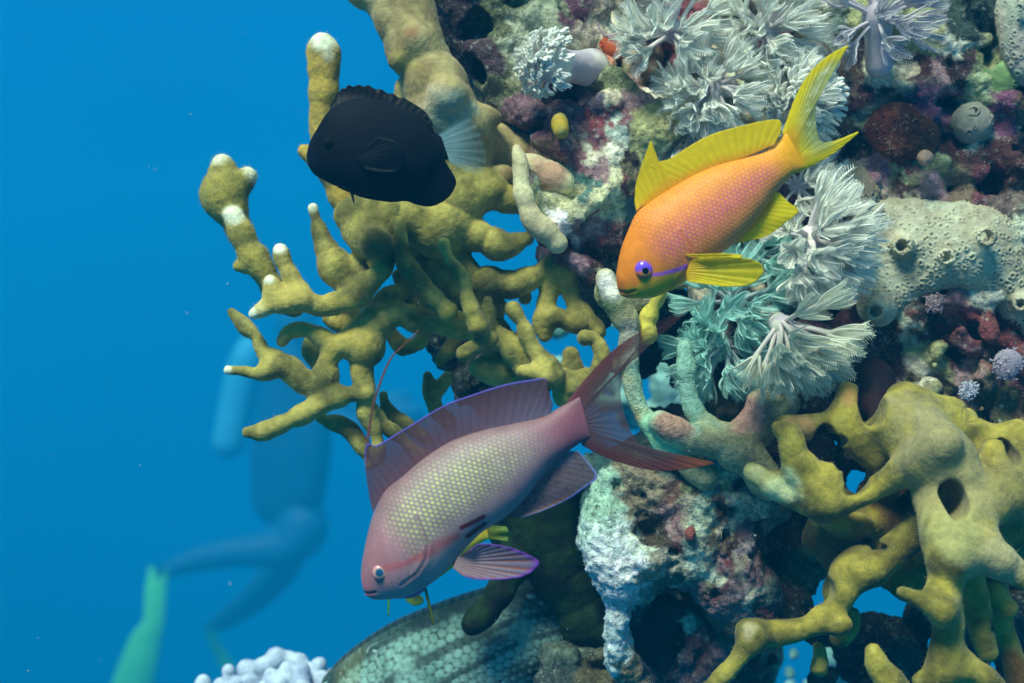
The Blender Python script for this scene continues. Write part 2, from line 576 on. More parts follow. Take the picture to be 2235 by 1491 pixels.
sites = [(1010, 40, (46, 30, 38)), (1080, 40, (62, 72, 36)), (1050, 130, (50, 32, 42)), (1100, 180, (92, 98, 60)), (1200, 30, (112, 124, 92)),
         (1250, 20, (72, 30, 54)), (1330, 105, (165, 75, 30)), (1290, 60, (64, 30, 58)), (1150, 220, (95, 60, 74)), (1180, 290, (78, 35, 58)),
         (1310, 262, (112, 22, 44)), (1300, 230, (60, 52, 72)), (1350, 180, (82, 94, 50)), (1420, 250, (112, 118, 60)), (1340, 290, (135, 155, 135)),
         (1350, 340, (172, 182, 138)), (1280, 330, (112, 96, 60)), (1380, 385, (92, 82, 50)), (1330, 400, (175, 178, 115)), (1250, 380, (40, 88, 78)),
         (1240, 440, (135, 138, 92)), (1300, 440, (175, 178, 115)), (1330, 520, (72, 40, 46)), (1220, 500, (190, 200, 190)), (1208, 535, (92, 20, 30)),
         (1280, 580, (115, 80, 92)), (1160, 400, (70, 60, 50)), (1400, 300, (120, 125, 62)), (1460, 270, (130, 130, 62)), (1380, 450, (60, 90, 84)),
         (1130, 60, (120, 130, 100)), (1420, 60, (60, 60, 60)), (1500, 330, (70, 75, 70)), (1600, 600, (50, 62, 62)),
         (1780, 130, (84, 56, 40)), (1840, 200, (100, 72, 60)), (1880, 110, (40, 25, 30)), (2000, 150, (48, 15, 30)), (2100, 60, (20, 46, 42)),
         (2150, 180, (112, 132, 82)), (2050, 240, (95, 42, 80)), (1960, 290, (78, 38, 24)), (2060, 330, (66, 20, 20)), (2180, 330, (56, 20, 25)),
         (2200, 230, (85, 30, 72)), (1870, 390, (145, 124, 104)), (1900, 370, (124, 72, 92)), (1980, 400, (130, 140, 82)), (2100, 420, (98, 78, 52)),
         (2160, 400, (92, 30, 40)), (2210, 450, (74, 58, 52)), (2000, 700, (78, 36, 36)), (1930, 720, (70, 30, 34)), (2080, 650, (130, 78, 80)),
         (1950, 800, (42, 15, 20)), (1900, 830, (16, 15, 20)), (2050, 840, (115, 118, 72)), (2200, 880, (64, 68, 32)), (2170, 730, (95, 28, 34)),
         (2080, 760, (70, 40, 34)), (1990, 830, (100, 80, 70)), (1830, 800, (60, 52, 50)), (1700, 780, (66, 60, 56)), (2150, 830, (90, 82, 52)),
         (1930, 220, (110, 76, 60)), (2090, 130, (40, 20, 28)), (2010, 450, (135, 130, 95))]
c = paint(v, n, sites, 3, scatter=(1160, 20, 2260, 920, 140))
link('reef', make_mesh('reef', v, f, M_reef, c), kind='structure')

# the whitish lower column of the reef
R = Field(0.0016)
low = [(1290, 1110), (1330, 1040), (1400, 1010), (1560, 960), (1640, 1000), (1690, 1080), (1640, 1180), (1690, 1300), (1640, 1400), (1560, 1300), (1480, 1250),
       (1400, 1290), (1360, 1340), (1310, 1280)]
fill(R, low, 150, 24, 46, .495, .515, 5)
fill(R, low, 260, 8, 26, .480, .495, 6)
fill(R, [(1440, 1040), (1600, 1010), (1660, 1080), (1600, 1200), (1640, 1320), (1560, 1280), (1460, 1230), (1420, 1120)], 90, 12, 34, .476, .488, 66)
fill(R, [(1280, 1030), (1420, 960), (1560, 940), (1690, 960), (1700, 1200), (1560, 1230), (1330, 1200)], 120, 20, 40, .515, .535, 67)
back = [(1330, 1250), (1700, 1250), (1640, 1580), (1330, 1580)]
fill(R, back, 90, 30, 60, .56, .59, 7)
fill(R, [(1370, 1390), (1640, 1330), (1620, 1560), (1370, 1560)], 60, 7, 22, .508, .525, 77)
R.tube([(1330, 1100, 46, .48), (1320, 1170, 50, .475), (1345, 1240, 48, .475), (1350, 1310, 26, .478), (1345, 1390, 26, .48), (1360, 1450, 34, .485), (1390, 1490, 40, .49)])
R.tube([(1345, 1240, 50, .475), (1400, 1210, 52, .475), (1470, 1225, 40, .478), (1530, 1200, 36, .478)])
R.tube([(1520, 1120, 34, .475), (1510, 1180, 34, .474), (1520, 1240, 30, .476), (1560, 1290, 34, .48), (1600, 1340, 34, .484)])
R.tube([(1600, 1190, 40, .48), (1620, 1260, 40, .48), (1600, 1330, 40, .484)])
R.tube([(1380, 1030, 26, .478), (1450, 1060, 32, .476), (1530, 1090, 36, .475), (1590, 1040, 40, .474), (1560, 980, 30, .474)])
R.tube([(1590, 1040, 42, .474), (1640, 1060, 40, .472), (1680, 1080, 40, .47)])
R.tube([(1560, 1440, 24, .50), (1500, 1380, 20, .51), (1460, 1330, 18, .51)])
fill(R, [(1480, 1330), (1570, 1310), (1620, 1380), (1600, 1500), (1480, 1500), (1460, 1420)], 46, 6, 19, .492, .506, 78)
for x, y, r, d in ((1420, 1165, 34, .472), (1640, 1035, 30, .462), (1570, 1265, 22, .47), (1430, 1410, 66, .500), (1480, 1075, 22, .468)):
    R.cut(x, y, r, d)
g = np.random.default_rng(17)
for _ in range(120):
    x, y = g.uniform(1300, 1690), g.uniform(1010, 1330)
    if in_poly(x, y, low):
        R.cut(x, y, g.uniform(5, 15), g.uniform(.470, .480), g.uniform(.8, 1.8), 1, g.uniform(.6, 1.2))
v, f = R.build(0.0008, lumps=((0.0018, 0.009), (0.0014, 0.004)))
n = vnormals(v, f)
v = v + n * (0.0022 * fbm(v, 330, 3, 14) + 0.0012 * np.abs(fbm(v, 900, 2, 18)))[:, None]
sites = [(1340, 1180, (165, 222, 195)), (1360, 1240, (180, 222, 200)), (1400, 1200, (170, 200, 170)), (1320, 1150, (150, 205, 180)), (1310, 1090, (110, 170, 145)), (1370, 1200, (165, 205, 180)), (1350, 1260, (175, 215, 195)), (1340, 1330, (165, 205, 195)),
         (1350, 1420, (160, 205, 190)), (1380, 1470, (130, 110, 70)), (1420, 1220, (140, 140, 115)), (1460, 1230, (120, 130, 110)), (1480, 1180, (90, 115, 105)),
         (1530, 1120, (150, 175, 140)), (1510, 1230, (165, 190, 160)), (1580, 1100, (140, 150, 120)), (1600, 1040, (150, 165, 120)), (1450, 1080, (110, 70, 50)),
         (1400, 1060, (115, 105, 75)), (1560, 1030, (140, 150, 140)), (1500, 1070, (80, 55, 45)), (1590, 1210, (110, 70, 70)), (1630, 1190, (160, 140, 140)),
         (1600, 1290, (130, 105, 110)), (1630, 1320, (150, 115, 120)), (1570, 1260, (110, 85, 85)), (1670, 1200, (70, 35, 25)), (1600, 1380, (85, 80, 50)), (1520, 1380, (110, 70, 66)), (1560, 1430, (120, 84, 84)), (1500, 1450, (84, 60, 66)), (1580, 1480, (70, 74, 72)), (1545, 1345, (96, 80, 60)),
         (1400, 1370, (44, 57, 66), 0.55), (1500, 1400, (88, 44, 48), 0.55), (1480, 1340, (110, 99, 66), 0.55), (1540, 1440, (77, 55, 66), 0.55), (1440, 1470, (44, 61, 79), 0.55),
         (1560, 1480, (55, 74, 96), 0.55), (1420, 1170, (60, 52, 38)), (1640, 1100, (150, 160, 125)), (1560, 1170, (120, 95, 62))]
c = paint(v, n, sites, 13, gain=1.6, scatter=(1450, 980, 1700, 1400, 42))
link('reef', make_mesh('reef_column', v, f, M_reef, c), kind='structure')

# dark reef behind the branches
R = Field(0.002)
fill(R, [(1090, 1080), (1290, 1050), (1340, 1580), (1250, 1580), (1240, 1380), (1130, 1220)], 60, 22, 50, .53, .56, 8)
fill(R, [(950, 700), (1090, 700), (1200, 830), (1230, 900), (1040, 900), (960, 830)], 30, 18, 40, .535, .55, 9)
fill(R, [(1420, 660), (1560, 700), (1720, 800), (1700, 900), (1560, 900), (1480, 790)], 36, 20, 50, .54, .56, 10)
fill(R, [(1190, 560), (1310, 560), (1360, 700), (1310, 720), (1270, 640)], 30, 12, 26, .505, .525, 102, holes=[(1278, 662, 12)])
fill(R, [(1370, 640), (1500, 640), (1500, 960), (1410, 940)], 34, 14, 32, .54, .56, 101, holes=[(1455, 790, 26), (1440, 872, 26)])
fill(R, [(1640, 930), (1720, 930), (1730, 1060), (1660, 1060)], 14, 18, 34, .50, .52, 11)
fill(R, [(1690, 930), (1790, 930), (1760, 1000)], 10, 12, 26, .52, .54, 12)
fill(R, [(1640, 1110), (1730, 1090), (1720, 1190), (1650, 1180)], 16, 16, 30, .50, .52, 13)
fill(R, [(1660, 1190), (1780, 1180), (1740, 1340), (1650, 1340)], 22, 18, 36, .49, .52, 14)
fill(R, [(1880, 1340), (1990, 1390), (2030, 1570), (1860, 1570), (1800, 1480)], 24, 20, 40, .52, .56, 15)
fill(R, [(2000, 1010), (2080, 950), (2090, 1100), (2010, 1090)], 16, 16, 34, .50, .53, 16)
fill(R, [(1690, 925), (1900, 930), (1905, 1085), (1700, 1085)], 70, 7, 19, .50, .52, 104, holes=[(1832, 966, 18), (1862, 1045, 30)])
fill(R, [(1640, 820), (1800, 815), (1870, 900), (1700, 935)], 46, 10, 24, .505, .53, 105)
fill(R, [(2120, 880), (2330, 880), (2330, 1560), (2220, 1560), (2180, 1250)], 40, 26, 50, .53, .56, 17)
fill(R, [(2020, 1290), (2200, 1290), (2200, 1380), (2100, 1400)], 14, 16, 30, .52, .55, 18)
gaps = [(1832, 965, 18), (1862, 1045, 30), (1742, 1145, 28), (1912, 1192, 13), (1790, 1285, 32), (1920, 1318, 46), (1740, 1450, 34), (1812, 1420, 8), (1862, 1474, 36), (2035, 1430, 20), (1955, 1330, 20), (1710, 1480, 20)]
fill(R, [(1660, 920), (1900, 880), (2240, 900), (2300, 1560), (1640, 1560), (1690, 1340), (1640, 1180)], 210, 13, 40, .505, .535, 20, holes=gaps)
fill(R, [(1190, 1420), (1330, 1400), (1340, 1580), (1180, 1580)], 30, 16, 36, .505, .53, 19)
v, f = R.build(0.0011, lumps=((0.0030, 0.008), (0.0014, 0.004)))
n = vnormals(v, f)
v = v + n * (0.0020 * fbm(v, 380, 3, 24) + 0.0010 * np.abs(fbm(v, 900, 2, 28)))[:, None]
sites = [(1230, 580, (96, 70, 80)), (1290, 600, (110, 84, 96)), (1330, 680, (60, 70, 60)), (1150, 1130, (40, 48, 26)), (1220, 1200, (22, 34, 34)), (1260, 1330, (18, 34, 36)), (1200, 1110, (55, 50, 22)), (1260, 1100, (70, 66, 50)), (1000, 760, (22, 40, 40)),
         (1080, 850, (24, 44, 36)), (1150, 860, (30, 46, 30)), (1480, 820, (30, 26, 30)), (1600, 800, (40, 50, 52)), (1650, 860, (90, 90, 60)), (1690, 990, (56, 26, 34)),
         (1740, 960, (40, 20, 26)), (1690, 1140, (78, 34, 20)), (1710, 1230, (92, 92, 52)), (1700, 1300, (66, 52, 28)), (1930, 1420, (34, 46, 44)), (2050, 1030, (60, 26, 20)),
         (2200, 930, (36, 22, 28)), (2230, 1200, (46, 46, 30)), (2100, 1340, (40, 62, 70)), (1250, 1450, (60, 88, 70)), (1220, 1490, (40, 60, 56)), (1290, 1480, (72, 72, 40))]
c = paint(v, n, sites, 23, gain=1.5)
link('reef', make_mesh('reef_back', v, f, M_reef, c), kind='structure')

# a farther sunlit shoulder of pale rubble seen through the gaps
R = Field(0.004)
fill(R, [(1090, 640), (1330, 640), (1520, 780), (1520, 920), (1300, 900), (1180, 800)], 40, 10, 32, .82, .88, 31)
fill(R, [(1720, 1420), (1850, 1420), (1850, 1560), (1700, 1560)], 16, 10, 26, .82, .88, 32)
v, f = R.build(0.002, lumps=((0.003, 0.014),))
n = vnormals(v, f)
v = v + n * (0.0025 * fbm(v, 200, 3, 34))[:, None]
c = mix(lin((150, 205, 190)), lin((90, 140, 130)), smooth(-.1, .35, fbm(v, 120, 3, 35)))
link('reef', make_mesh('reef_far', v, f, M_dead, c), kind='structure')


# ------------------------------------------------------------------ branching fire corals
FUZZ = {'n': 0}


def coral(name, label, group, F, vox, tips, seed, body=((158, 148, 70), (84, 82, 32)), pale=(), hair=0, hair_len=0.0011, tone=None, amp=1.0, m=None):
    v, f = F.build(vox, lumps=((0.0012 * amp, 0.0065), (0.0003 * amp, 0.003)))
    n = vnormals(v, f)
    v = v + n * (0.00022 * fbm(v, 900, 2, seed))[:, None]
    t = smooth(-.35, .4, fbm(v, 130, 3, seed + 1))
    c = mix(lin(body[0], 1.35), lin(body[1], 1.35), t)
    for (x, y, r, d, colr) in pale:
        q = np.linalg.norm((v - P(x, y, d)) * [1, .6, 1], axis=1) / (r * KPX * d) + 0.5 * fbm(v, 200, 2, seed + 5)
        c = mix(c, lin(colr, 1.3), 1 - smooth(.55, 1.15, q))
    for tp in tips:
        x, y, r, d = tp[:4]
        q = np.linalg.norm(v - P(x, y, d), axis=1) / (r * KPX * d)
        c = mix(c, lin(tp[4] if len(tp) > 4 else (235, 240, 205), 1.0), (1 - smooth(.55, 1.25, q + .3 * fbm(v, 300, 1, seed + 6))))
    base = P(*F_base(F))
    root = empty(name, base, label=label, category='coral', group=group)
    link('branches', make_mesh('branches', v, f, m or M_fire, np.clip(c, .002, .9)), root)
    if hair:
        g = np.random.default_rng(seed)
        k = g.choice(len(v), hair)
        p, nn = v[k], n[k]
        a = np.cross(nn, g.normal(size=(hair, 3)))
        a /= np.linalg.norm(a, axis=1, keepdims=True)
        L = hair_len * g.uniform(.5, 1.2, (hair, 1))
        w = 0.000055
        tipv = p + nn * L + a * L * g.uniform(-.35, .35, (hair, 1)) + g.normal(size=(hair, 3)) * L * .12
        b = np.cross(nn, a)
        V = np.stack([p - a * w, p + a * w, p + b * w, tipv], 1).reshape(-1, 3)
        i = np.arange(hair)[:, None] * 4
        T = np.concatenate([i + [0, 1, 3], i + [1, 2, 3], i + [2, 0, 3]])
        hc = mix(np.repeat(c[k], 4, 0), lin((225, 225, 170)), np.full(hair * 4, .22))
        link('polyp_hair', make_mesh('polyp_hair', V, T, M_hair, hc), root, kind='stuff')
    return root


def F_base(F):
    lo = np.min([F._box(i)[0] for i in F.add], 0); hi = np.max([F._box(i)[1] for i in F.add], 0)
    m = (lo + hi) / 2
    d = m[1]
    return m[0] / (KPX * d) + 1117.5, 745.5 - m[2] / (KPX * d), d


def z2(pts, d):      # points read off the enlarged view of the left colony
    return [(400 + p[0] / 2.483, 480 + p[1] / 2.483, p[2] / 2.483, (p[3] if len(p) > 3 else d)) for p in pts]


A = Field(0.0009, 1.0, .15)
for d, br in (
    (.470, [(525, 165, 48), (545, 240, 46), (605, 340, 50), (640, 430, 66), (760, 465, 62), (900, 430, 66), (1000, 350, 60), (1080, 250, 54), (1110, 160, 56)]),
    (.468, [(640, 440, 64), (560, 440, 68), (500, 400, 62), (470, 340, 38)]),
    (.467, [(560, 450, 60), (480, 470, 52), (385, 510, 33)]),
    (.474, [(262, 500, 20), (320, 560, 36), (400, 640, 43), (440, 720, 46), (540, 780, 56), (620, 850, 56), (700, 895, 56), (765, 850, 60), (790, 760, 56), (830, 690, 52), (900, 660, 60)]),
    (.474, [(830, 690, 50), (760, 645, 46), (660, 590, 42), (575, 600, 44), (532, 655, 38)]),
    (.472, [(245, 815, 28), (330, 822, 40), (420, 830, 50), (500, 800, 52)]),
    (.474, [(765, 850, 55), (745, 920, 55), (790, 965, 50)]),
    (.473, [(352, 1150, 32), (430, 1150, 46), (520, 1108, 48), (620, 1070, 53), (720, 1010, 56), (830, 960, 52), (920, 940, 46), (985, 950, 46)]),
    (.480, [(750, 1080, 28), (860, 1110, 46), (940, 1180, 44), (995, 1265, 32), (1010, 1330, 30)]),
    (.476, [(1000, 640, 90), (978, 700, 100), (970, 770, 66), (975, 850, 56), (985, 960, 48), (1010, 1080, 54), (1050, 1190, 46), (1060, 1300, 40)]),
    (.480, [(1010, 1040, 46), (1100, 1120, 42), (1190, 1195, 40), (1300, 1290, 40)]),
    (.478, [(930, 650, 80), (1060, 550, 82), (1160, 512, 76), (1300, 545, 72), (1420, 552, 72), (1540, 580, 76), (1640, 605, 80), (1750, 665, 72), (1830, 745, 76), (1900, 830, 66), (1990, 840, 72), (2070, 890, 80), (2060, 960, 70)]),
    (.482, [(1050, 520, 70), (1110, 425, 66), (1180, 400, 50)]),
    (.466, [(1170, 5, 26), (1175, 100, 38), (1200, 220, 46), (1270, 330, 52), (1350, 425, 52), (1430, 500, 60)]),
    (.487, [(1165, 300, 30), (1210, 420, 46), (1290, 510, 60)]),
    (.464, [(1410, 130, 31), (1455, 230, 32), (1520, 320, 36), (1550, 440, 40), (1600, 570, 60)]),
    (.462, [(1565, 495, 40), (1600, 580, 48)]),
    (.482, [(1290, 20, 110), (1330, 60, 110), (1490, 55, 80), (1640, 110, 76), (1760, 140, 72), (1860, 105, 50)]),
    (.486, [(1330, 60, 100), (1470, 180, 72), (1560, 290, 66), (1680, 345, 76), (1800, 345, 76), (1910, 300, 58), (2010, 240, 56), (2080, 260, 60)]),
    (.490, [(1210, 60, 60), (1290, 190, 66), (1370, 290, 66), (1470, 370, 66), (1580, 420, 60), (1660, 480, 64)]),
    (.474, [(1650, 440, 34), (1650, 500, 50), (1620, 580, 60)]),
    (.488, [(2000, 280, 60), (1990, 340, 56), (1965, 440, 56), (1955, 540, 56), (1955, 620, 40)]),
    (.488, [(2040, 250, 60), (2090, 350, 46), (2120, 440, 50), (2180, 525, 56), (2240, 600, 52)]),
    (.486, [(1960, 530, 50), (2060, 535, 52), (2140, 560, 52)]),
    (.472, [(1785, 485, 43), (1840, 560, 46), (1870, 645, 50), (1930, 735, 56), (1995, 830, 66)]),
    (.466, [(1525, 725, 44), (1590, 685, 46), (1660, 640, 52)]),
    (.486, [(1600, 810, 46), (1700, 800, 88), (1800, 840, 64), (1900, 850, 56)]),
    (.470, [(1840, 820, 42), (1870, 830, 52), (1960, 850, 60)]),
    (.476, [(2175, 640, 36), (2235, 645, 42), (2275, 730, 44), (2250, 830, 48), (2150, 900, 60)]),
    (.488, [(2100, 730, 40), (2110, 800, 60), (2090, 880, 60)]),
    (.490, [(1085, 955, 27), (1110, 1040, 36), (1170, 1090, 44), (1240, 1130, 40), (1330, 1200, 40)]),
    (.505, [(1325, 845, 26), (1340, 940, 38), (1375, 1030, 36), (1440, 1100, 40)]),
    (.505, [(1430, 860, 36), (1400, 900, 36), (1350, 960, 36)]),
    (.500, [(1130, 620, 40), (1190, 690, 56), (1210, 690, 50)]),
    (.484, [(800, 530, 55), (850, 550, 60), (950, 560, 60)]),
):
    A.tube(z2(br, d))
for br in ([(930, 180, 22), (945, 250, 30), (960, 330, 40)], [(1000, 190, 20), (1010, 260, 34), (990, 350, 40)], [(1190, 250, 30), (1230, 330, 40), (1290, 430, 46)], [(1400, 330, 40), (1450, 420, 50), (1540, 480, 50)],
           [(1330, 560, 36), (1290, 640, 40), (1240, 690, 36)], [(1480, 620, 40), (1450, 700, 44), (1400, 760, 36)], [(1560, 300, 40), (1620, 400, 46), (1700, 470, 50)], [(1850, 420, 30), (1840, 360, 40), (1800, 330, 50)],
           [(1700, 520, 30), (1730, 600, 44), (1760, 660, 50)], [(700, 640, 40), (690, 720, 44), (740, 800, 46)]):
    A.tube(z2(br, .497))
for x, y, r, d in ((1010, 100, 118, .472), (1060, 40, 110, .474), (930, 60, 80, .474), (1040, 130, 90, .466), (980, 30, 100, .472), (1100, 20, 95, .476)):
    q = z2([(x, y, r, d)], d)[0]
    A.ball(*q)
for t in ([(683, 455, 12), (700, 510, 20), (716, 552, 29), (738, 592, 32), (758, 625, 28)], [(787, 555, 15), (780, 590, 20), (800, 620, 26)]):
    A.tube(t, .476)
for t in ([(970, 400, 70, .487), (985, 460, 66, .484), (950, 500, 60, .482)], [(985, 385, 56, .487), (1040, 405, 46, .487), (1100, 430, 36, .488), (1160, 440, 28, .490)],
          [(760, 470, 34, .474), (800, 455, 44, .474), (850, 460, 44, .476), (900, 480, 46, .48)]):
    A.tube(t)
tipsA = [z2([t], .47)[0] for t in ((520, 140, 52, .468), (370, 515, 40, .466), (462, 320, 36, .466), (230, 812, 36, .471), (2180, 640, 26, .476))]
tipsA += [(683, 452, 17, .476), (z2([(1550, 490, 30, .458)], .46)[0][0], z2([(1550, 490, 30, .458)], .46)[0][1], 12, .452, (190, 180, 90))]
pale = [(560, 655, 60, .466, (205, 200, 140)), (1010, 690, 60, .47, (150, 140, 60)), (640, 640, 90, .47, (165, 150, 70)), (760, 730, 90, .474, (160, 146, 62))]
coral('fire_coral', 'large olive fire coral of knobbly pale-tipped branches spreading left over open water', 'fire corals', A, 0.00052, tipsA, 41, pale=pale, hair=7000, hair_len=.0013)

U = Field(0.0008, 1.08, .07)
for t in ([(483, 360, 22), (483, 392, 32), (489, 425, 46), (506, 462, 32), (520, 500, 24)], [(542, 385, 17), (520, 405, 27), (495, 415, 36)], [(465, 425, 22), (480, 440, 30)],
          [(506, 462, 30), (530, 520, 24), (552, 560, 26), (580, 610, 24), (610, 650, 22), (640, 665, 24)]):
    U.tube(t, .482)
for t in ([(512, 475, 21), (525, 512, 27), (546, 552, 25), (566, 580, 25), (590, 615, 22), (620, 650, 20)], [(520, 582, 12), (536, 585, 14), (556, 580, 16)], [(566, 556, 16), (556, 566, 22)]):
    U.tube(t, .476)
coral('fire_coral', 'small fire coral branch with three white knob tips, leftmost and farthest out', 'fire corals', U, 0.00045,
      [(481, 350, 26, .482), (546, 382, 22, .482), (510, 470, 27, .474)], 42, body=((150, 138, 56), (96, 96, 44)), hair=2400, hair_len=.0011)

U = Field(0.0008, 1.08, .07)
for t in ([(704, 100, 27), (708, 140, 29), (708, 205, 29), (704, 280, 26), (716, 350, 24), (740, 420, 26), (770, 470, 30)], [(716, 118, 22), (710, 150, 26)], [(690, 112, 18), (700, 150, 24)],
          [(664, 330, 14), (690, 345, 20), (720, 360, 22)]):
    U.tube(t, .488)
coral('fire_coral', 'upright fire coral finger with blunt white top rising behind the black fish', 'fire corals', U, 0.00045,
      [(706, 90, 32, .486), (720, 112, 26, .480)], 43, body=((165, 142, 56), (120, 104, 40)), hair=900)

B = Field(0.0014, 1.08, .10)
for t in ([(780, -14, 22, .486), (830, -6, 40, .486), (880, 20, 56, .486)], [(880, -40, 56, .486), (882, 40, 56, .485), (910, 110, 58, .483), (945, 175, 62, .481), (960, 235, 66, .481), (985, 268, 46, .481), (1040, 262, 32, .483), (1080, 258, 14, .487)],
          [(960, 240, 60, .483), (985, 320, 54, .486), (1000, 390, 48, .489)], [(1060, 310, 30, .492), (1020, 340, 40, .492), (1000, 380, 44, .49)],
          [(872, 188, 11, .487), (880, 225, 22, .487), (905, 260, 34, .487)], [(1100, 385, 22, .487), (1060, 400, 28, .489), (1010, 400, 40, .489)],
          [(1000, 320, 44, .500), (1080, 325, 50, .502), (1150, 350, 44, .504)],
          [(1010, 260, 30, .478), (1030, 285, 20, .478), (1060, 285, 10, .482)]):
    B.tube(t)
for q in ((900, 90, 50, .478), (925, 60, 30, .482), (980, 205, 40, .47), (870, 130, 26, .475)):
    B.ball(*q)
coral('fire_coral', 'thick tan fire coral ridge running down from the top edge above the black fish', 'fire corals', B, 0.0006,
      [(880, 190, 16, .487, (200, 190, 90))], 44, body=((156, 142, 92), (116, 100, 58)), amp=1.3,
      pale=[(960, 240, 60, .47, (170, 155, 120)), (925, 60, 46, .46, (185, 195, 150)), (900, 60, 30, .465, (150, 110, 70)), (880, 120, 40, .465, (150, 140, 70)), (990, 250, 60, .47, (140, 150, 125))], hair=900)


def z8(pts, d):
    return [(1600 + p[0] / 2.326, 850 + p[1] / 2.326, p[2] / 2.326, (p[3] if len(p) > 3 else d)) for p in pts]


Cc = Field(0.0024, 1.05, .06)
for d, br in (
    (.440, [(222, 190, 25), (285, 235, 58), (310, 330, 62), (370, 430, 72), (440, 520, 72), (460, 560, 70)]),
    (.440, [(520, 420, 26), (480, 450, 50), (440, 500, 60)]),
    (.446, [(100, 420, 50), (180, 480, 56), (260, 530, 56), (350, 565, 58), (460, 590, 66)]),
    (.452, [(270, 195, 56), (400, 190, 58), (520, 190, 58), (620, 210, 74), (710, 290, 84), (800, 340, 90), (900, 320, 100)]),
    (.452, [(585, 20, 50), (590, 110, 60), (630, 210, 70)]),
    (.440, [(480, 570, 70), (600, 560, 58), (720, 500, 58), (830, 430, 66, .436), (950, 360, 86, .428), (1060, 280, 90, .42)]),
    (.430, [(850, 40, 30, .446), (940, 130, 62, .438), (1040, 230, 84, .43), (1110, 340, 92, .428), (1130, 450, 100, .426), (1130, 570, 110, .424), (1150, 690, 116, .42), (1190, 790, 120, .418), (1300, 830, 100, .412), (1400, 900, 80, .414), (1480, 960, 60, .414)]),
    (.430, [(770, 190, 56, .444), (880, 270, 74, .440), (990, 340, 82, .435), (1100, 390, 86, .43)]),
    (.430, [(900, 40, 34, .446), (1020, 130, 54, .442), (1150, 190, 56, .442), (1250, 230, 50, .444)]),
    (.430, [(980, 520, 60, .44), (1040, 620, 90, .425), (1080, 740, 110, .415), (1100, 840, 100, .41)]),
    (.440, [(800, 90, 46), (830, 140, 70), (900, 190, 90)]),
    (.446, [(1330, 310, 44, .432), (1390, 440, 100, .43), (1340, 560, 96, .425), (1240, 640, 96, .42)]),
    (.43, [(1480, 420, 80), (1440, 540, 80), (1380, 580, 80)]),
    (.436, [(1390, 670, 40), (1330, 720, 80)]),
    (.444, [(980, 690, 86), (870, 770, 82), (780, 850, 84), (700, 900, 100), (600, 940, 108), (540, 1040, 80), (470, 1130, 60), (400, 1200, 50), (280, 1230, 52), (180, 1240, 56), (70, 1225, 50)]),
    (.452, [(460, 610, 66), (560, 680, 66), (640, 690, 56)]),
    (.470, [(430, 760, 70), (520, 790, 96), (600, 860, 96)]),
    (.474, [(700, 640, 76), (820, 600, 80), (920, 560, 70), (990, 590, 56)]),
    (.462, [(640, 700, 70), (720, 660, 66)]),
    (.462, [(540, 1040, 84), (560, 1180, 76), (545, 1260, 56)]),
    (.440, [(545, 1200, 40), (570, 1200, 30)]),
    (.452, [(430, 1330, 48), (430, 1390, 52), (440, 1420, 40)]),
    (.440, [(110, 1250, 50), (60, 1320, 48), (0, 1400, 48), (-70, 1470, 48), (-130, 1540, 46)]),
    (.414, [(1080, 850, 90), (1075, 960, 76), (1060, 1060, 56)]),
    (.404, [(860, 1030, 30), (930, 1060, 47), (1010, 1095, 50), (1060, 1110, 56)]),
    (.408, [(1030, 1040, 38), (1060, 1090, 44), (1060, 1130, 48)]),
    (.414, [(1060, 1090, 60), (1080, 1180, 70), (1085, 1300, 70), (1075, 1400, 74), (1010, 1470, 50), (945, 1485, 36)]),
    (.414, [(1080, 1400, 60), (1180, 1415, 56), (1260, 1450, 52), (1340, 1510, 50), (1400, 1600, 50)]),
    (.428, [(1200, 860, 90), (1215, 1000, 64), (1250, 1130, 62), (1258, 1230, 62), (1295, 1330, 52)]),
    (.450, [(1330, 1040, 60), (1390, 1110, 54)]),
    (.460, [(1330, 1000, 60), (1380, 1200, 52), (1420, 1360, 60), (1450, 1480, 60), (1470, 1600, 60)]),
    (.440, [(1150, 900, 90), (1170, 1020, 70), (1150, 1140, 50)]),
    (.400, [(710, 1325, 44), (735, 1395, 60), (780, 1455, 66), (840, 1540, 66), (900, 1640, 66)]),
):
    Cc.tube(z8(br, d))
tipsC = [z8([t], .42)[0] for t in ((222, 190, 30, .436), (845, 1028, 36, .40), (705, 1310, 46, .396), (1040, 1035, 34, .398), (930, 1490, 40, .41))]
tipsC = [t + ((215, 205, 120),) for t in tipsC]
gaps = [(1832, 965, 20), (1862, 1045, 32), (1742, 1145, 30), (1912, 1192, 14), (1790, 1285, 34), (1920, 1320, 48), (1740, 1450, 36), (1812, 1420, 8), (1862, 1474, 38), (2035, 1430, 20), (1955, 1330, 22), (1710, 1480, 20),
        (1790, 960, 40), (1700, 990, 34), (1900, 930, 24), (2030, 1050, 22), (1660, 990, 20), (1730, 1200, 40), (2120, 1340, 16)]
fill(Cc, [(1760, 1040), (1900, 1000), (1960, 890), (2080, 870), (2150, 930), (2235, 980), (2260, 1280), (2150, 1250), (2050, 1240), (1990, 1290), (1860, 1290), (1800, 1230), (1780, 1180), (1790, 1100)], 70, 18, 36, .460, .472, 201, holes=gaps)
fill(Cc, [(1960, 880), (2060, 880), (2130, 960), (2160, 1100), (2200, 1240), (2080, 1240), (2040, 1120), (2050, 1000)], 16, 20, 36, .440, .448, 202, holes=gaps)
fill(Cc, [(1830, 900), (1990, 880), (2020, 960), (1960, 1010), (1900, 1000)], 12, 18, 30, .450, .456, 203, holes=gaps)
fill(Cc, [(2150, 960), (2250, 960), (2250, 1160), (2160, 1160)], 18, 30, 50, .440, .450, 204)
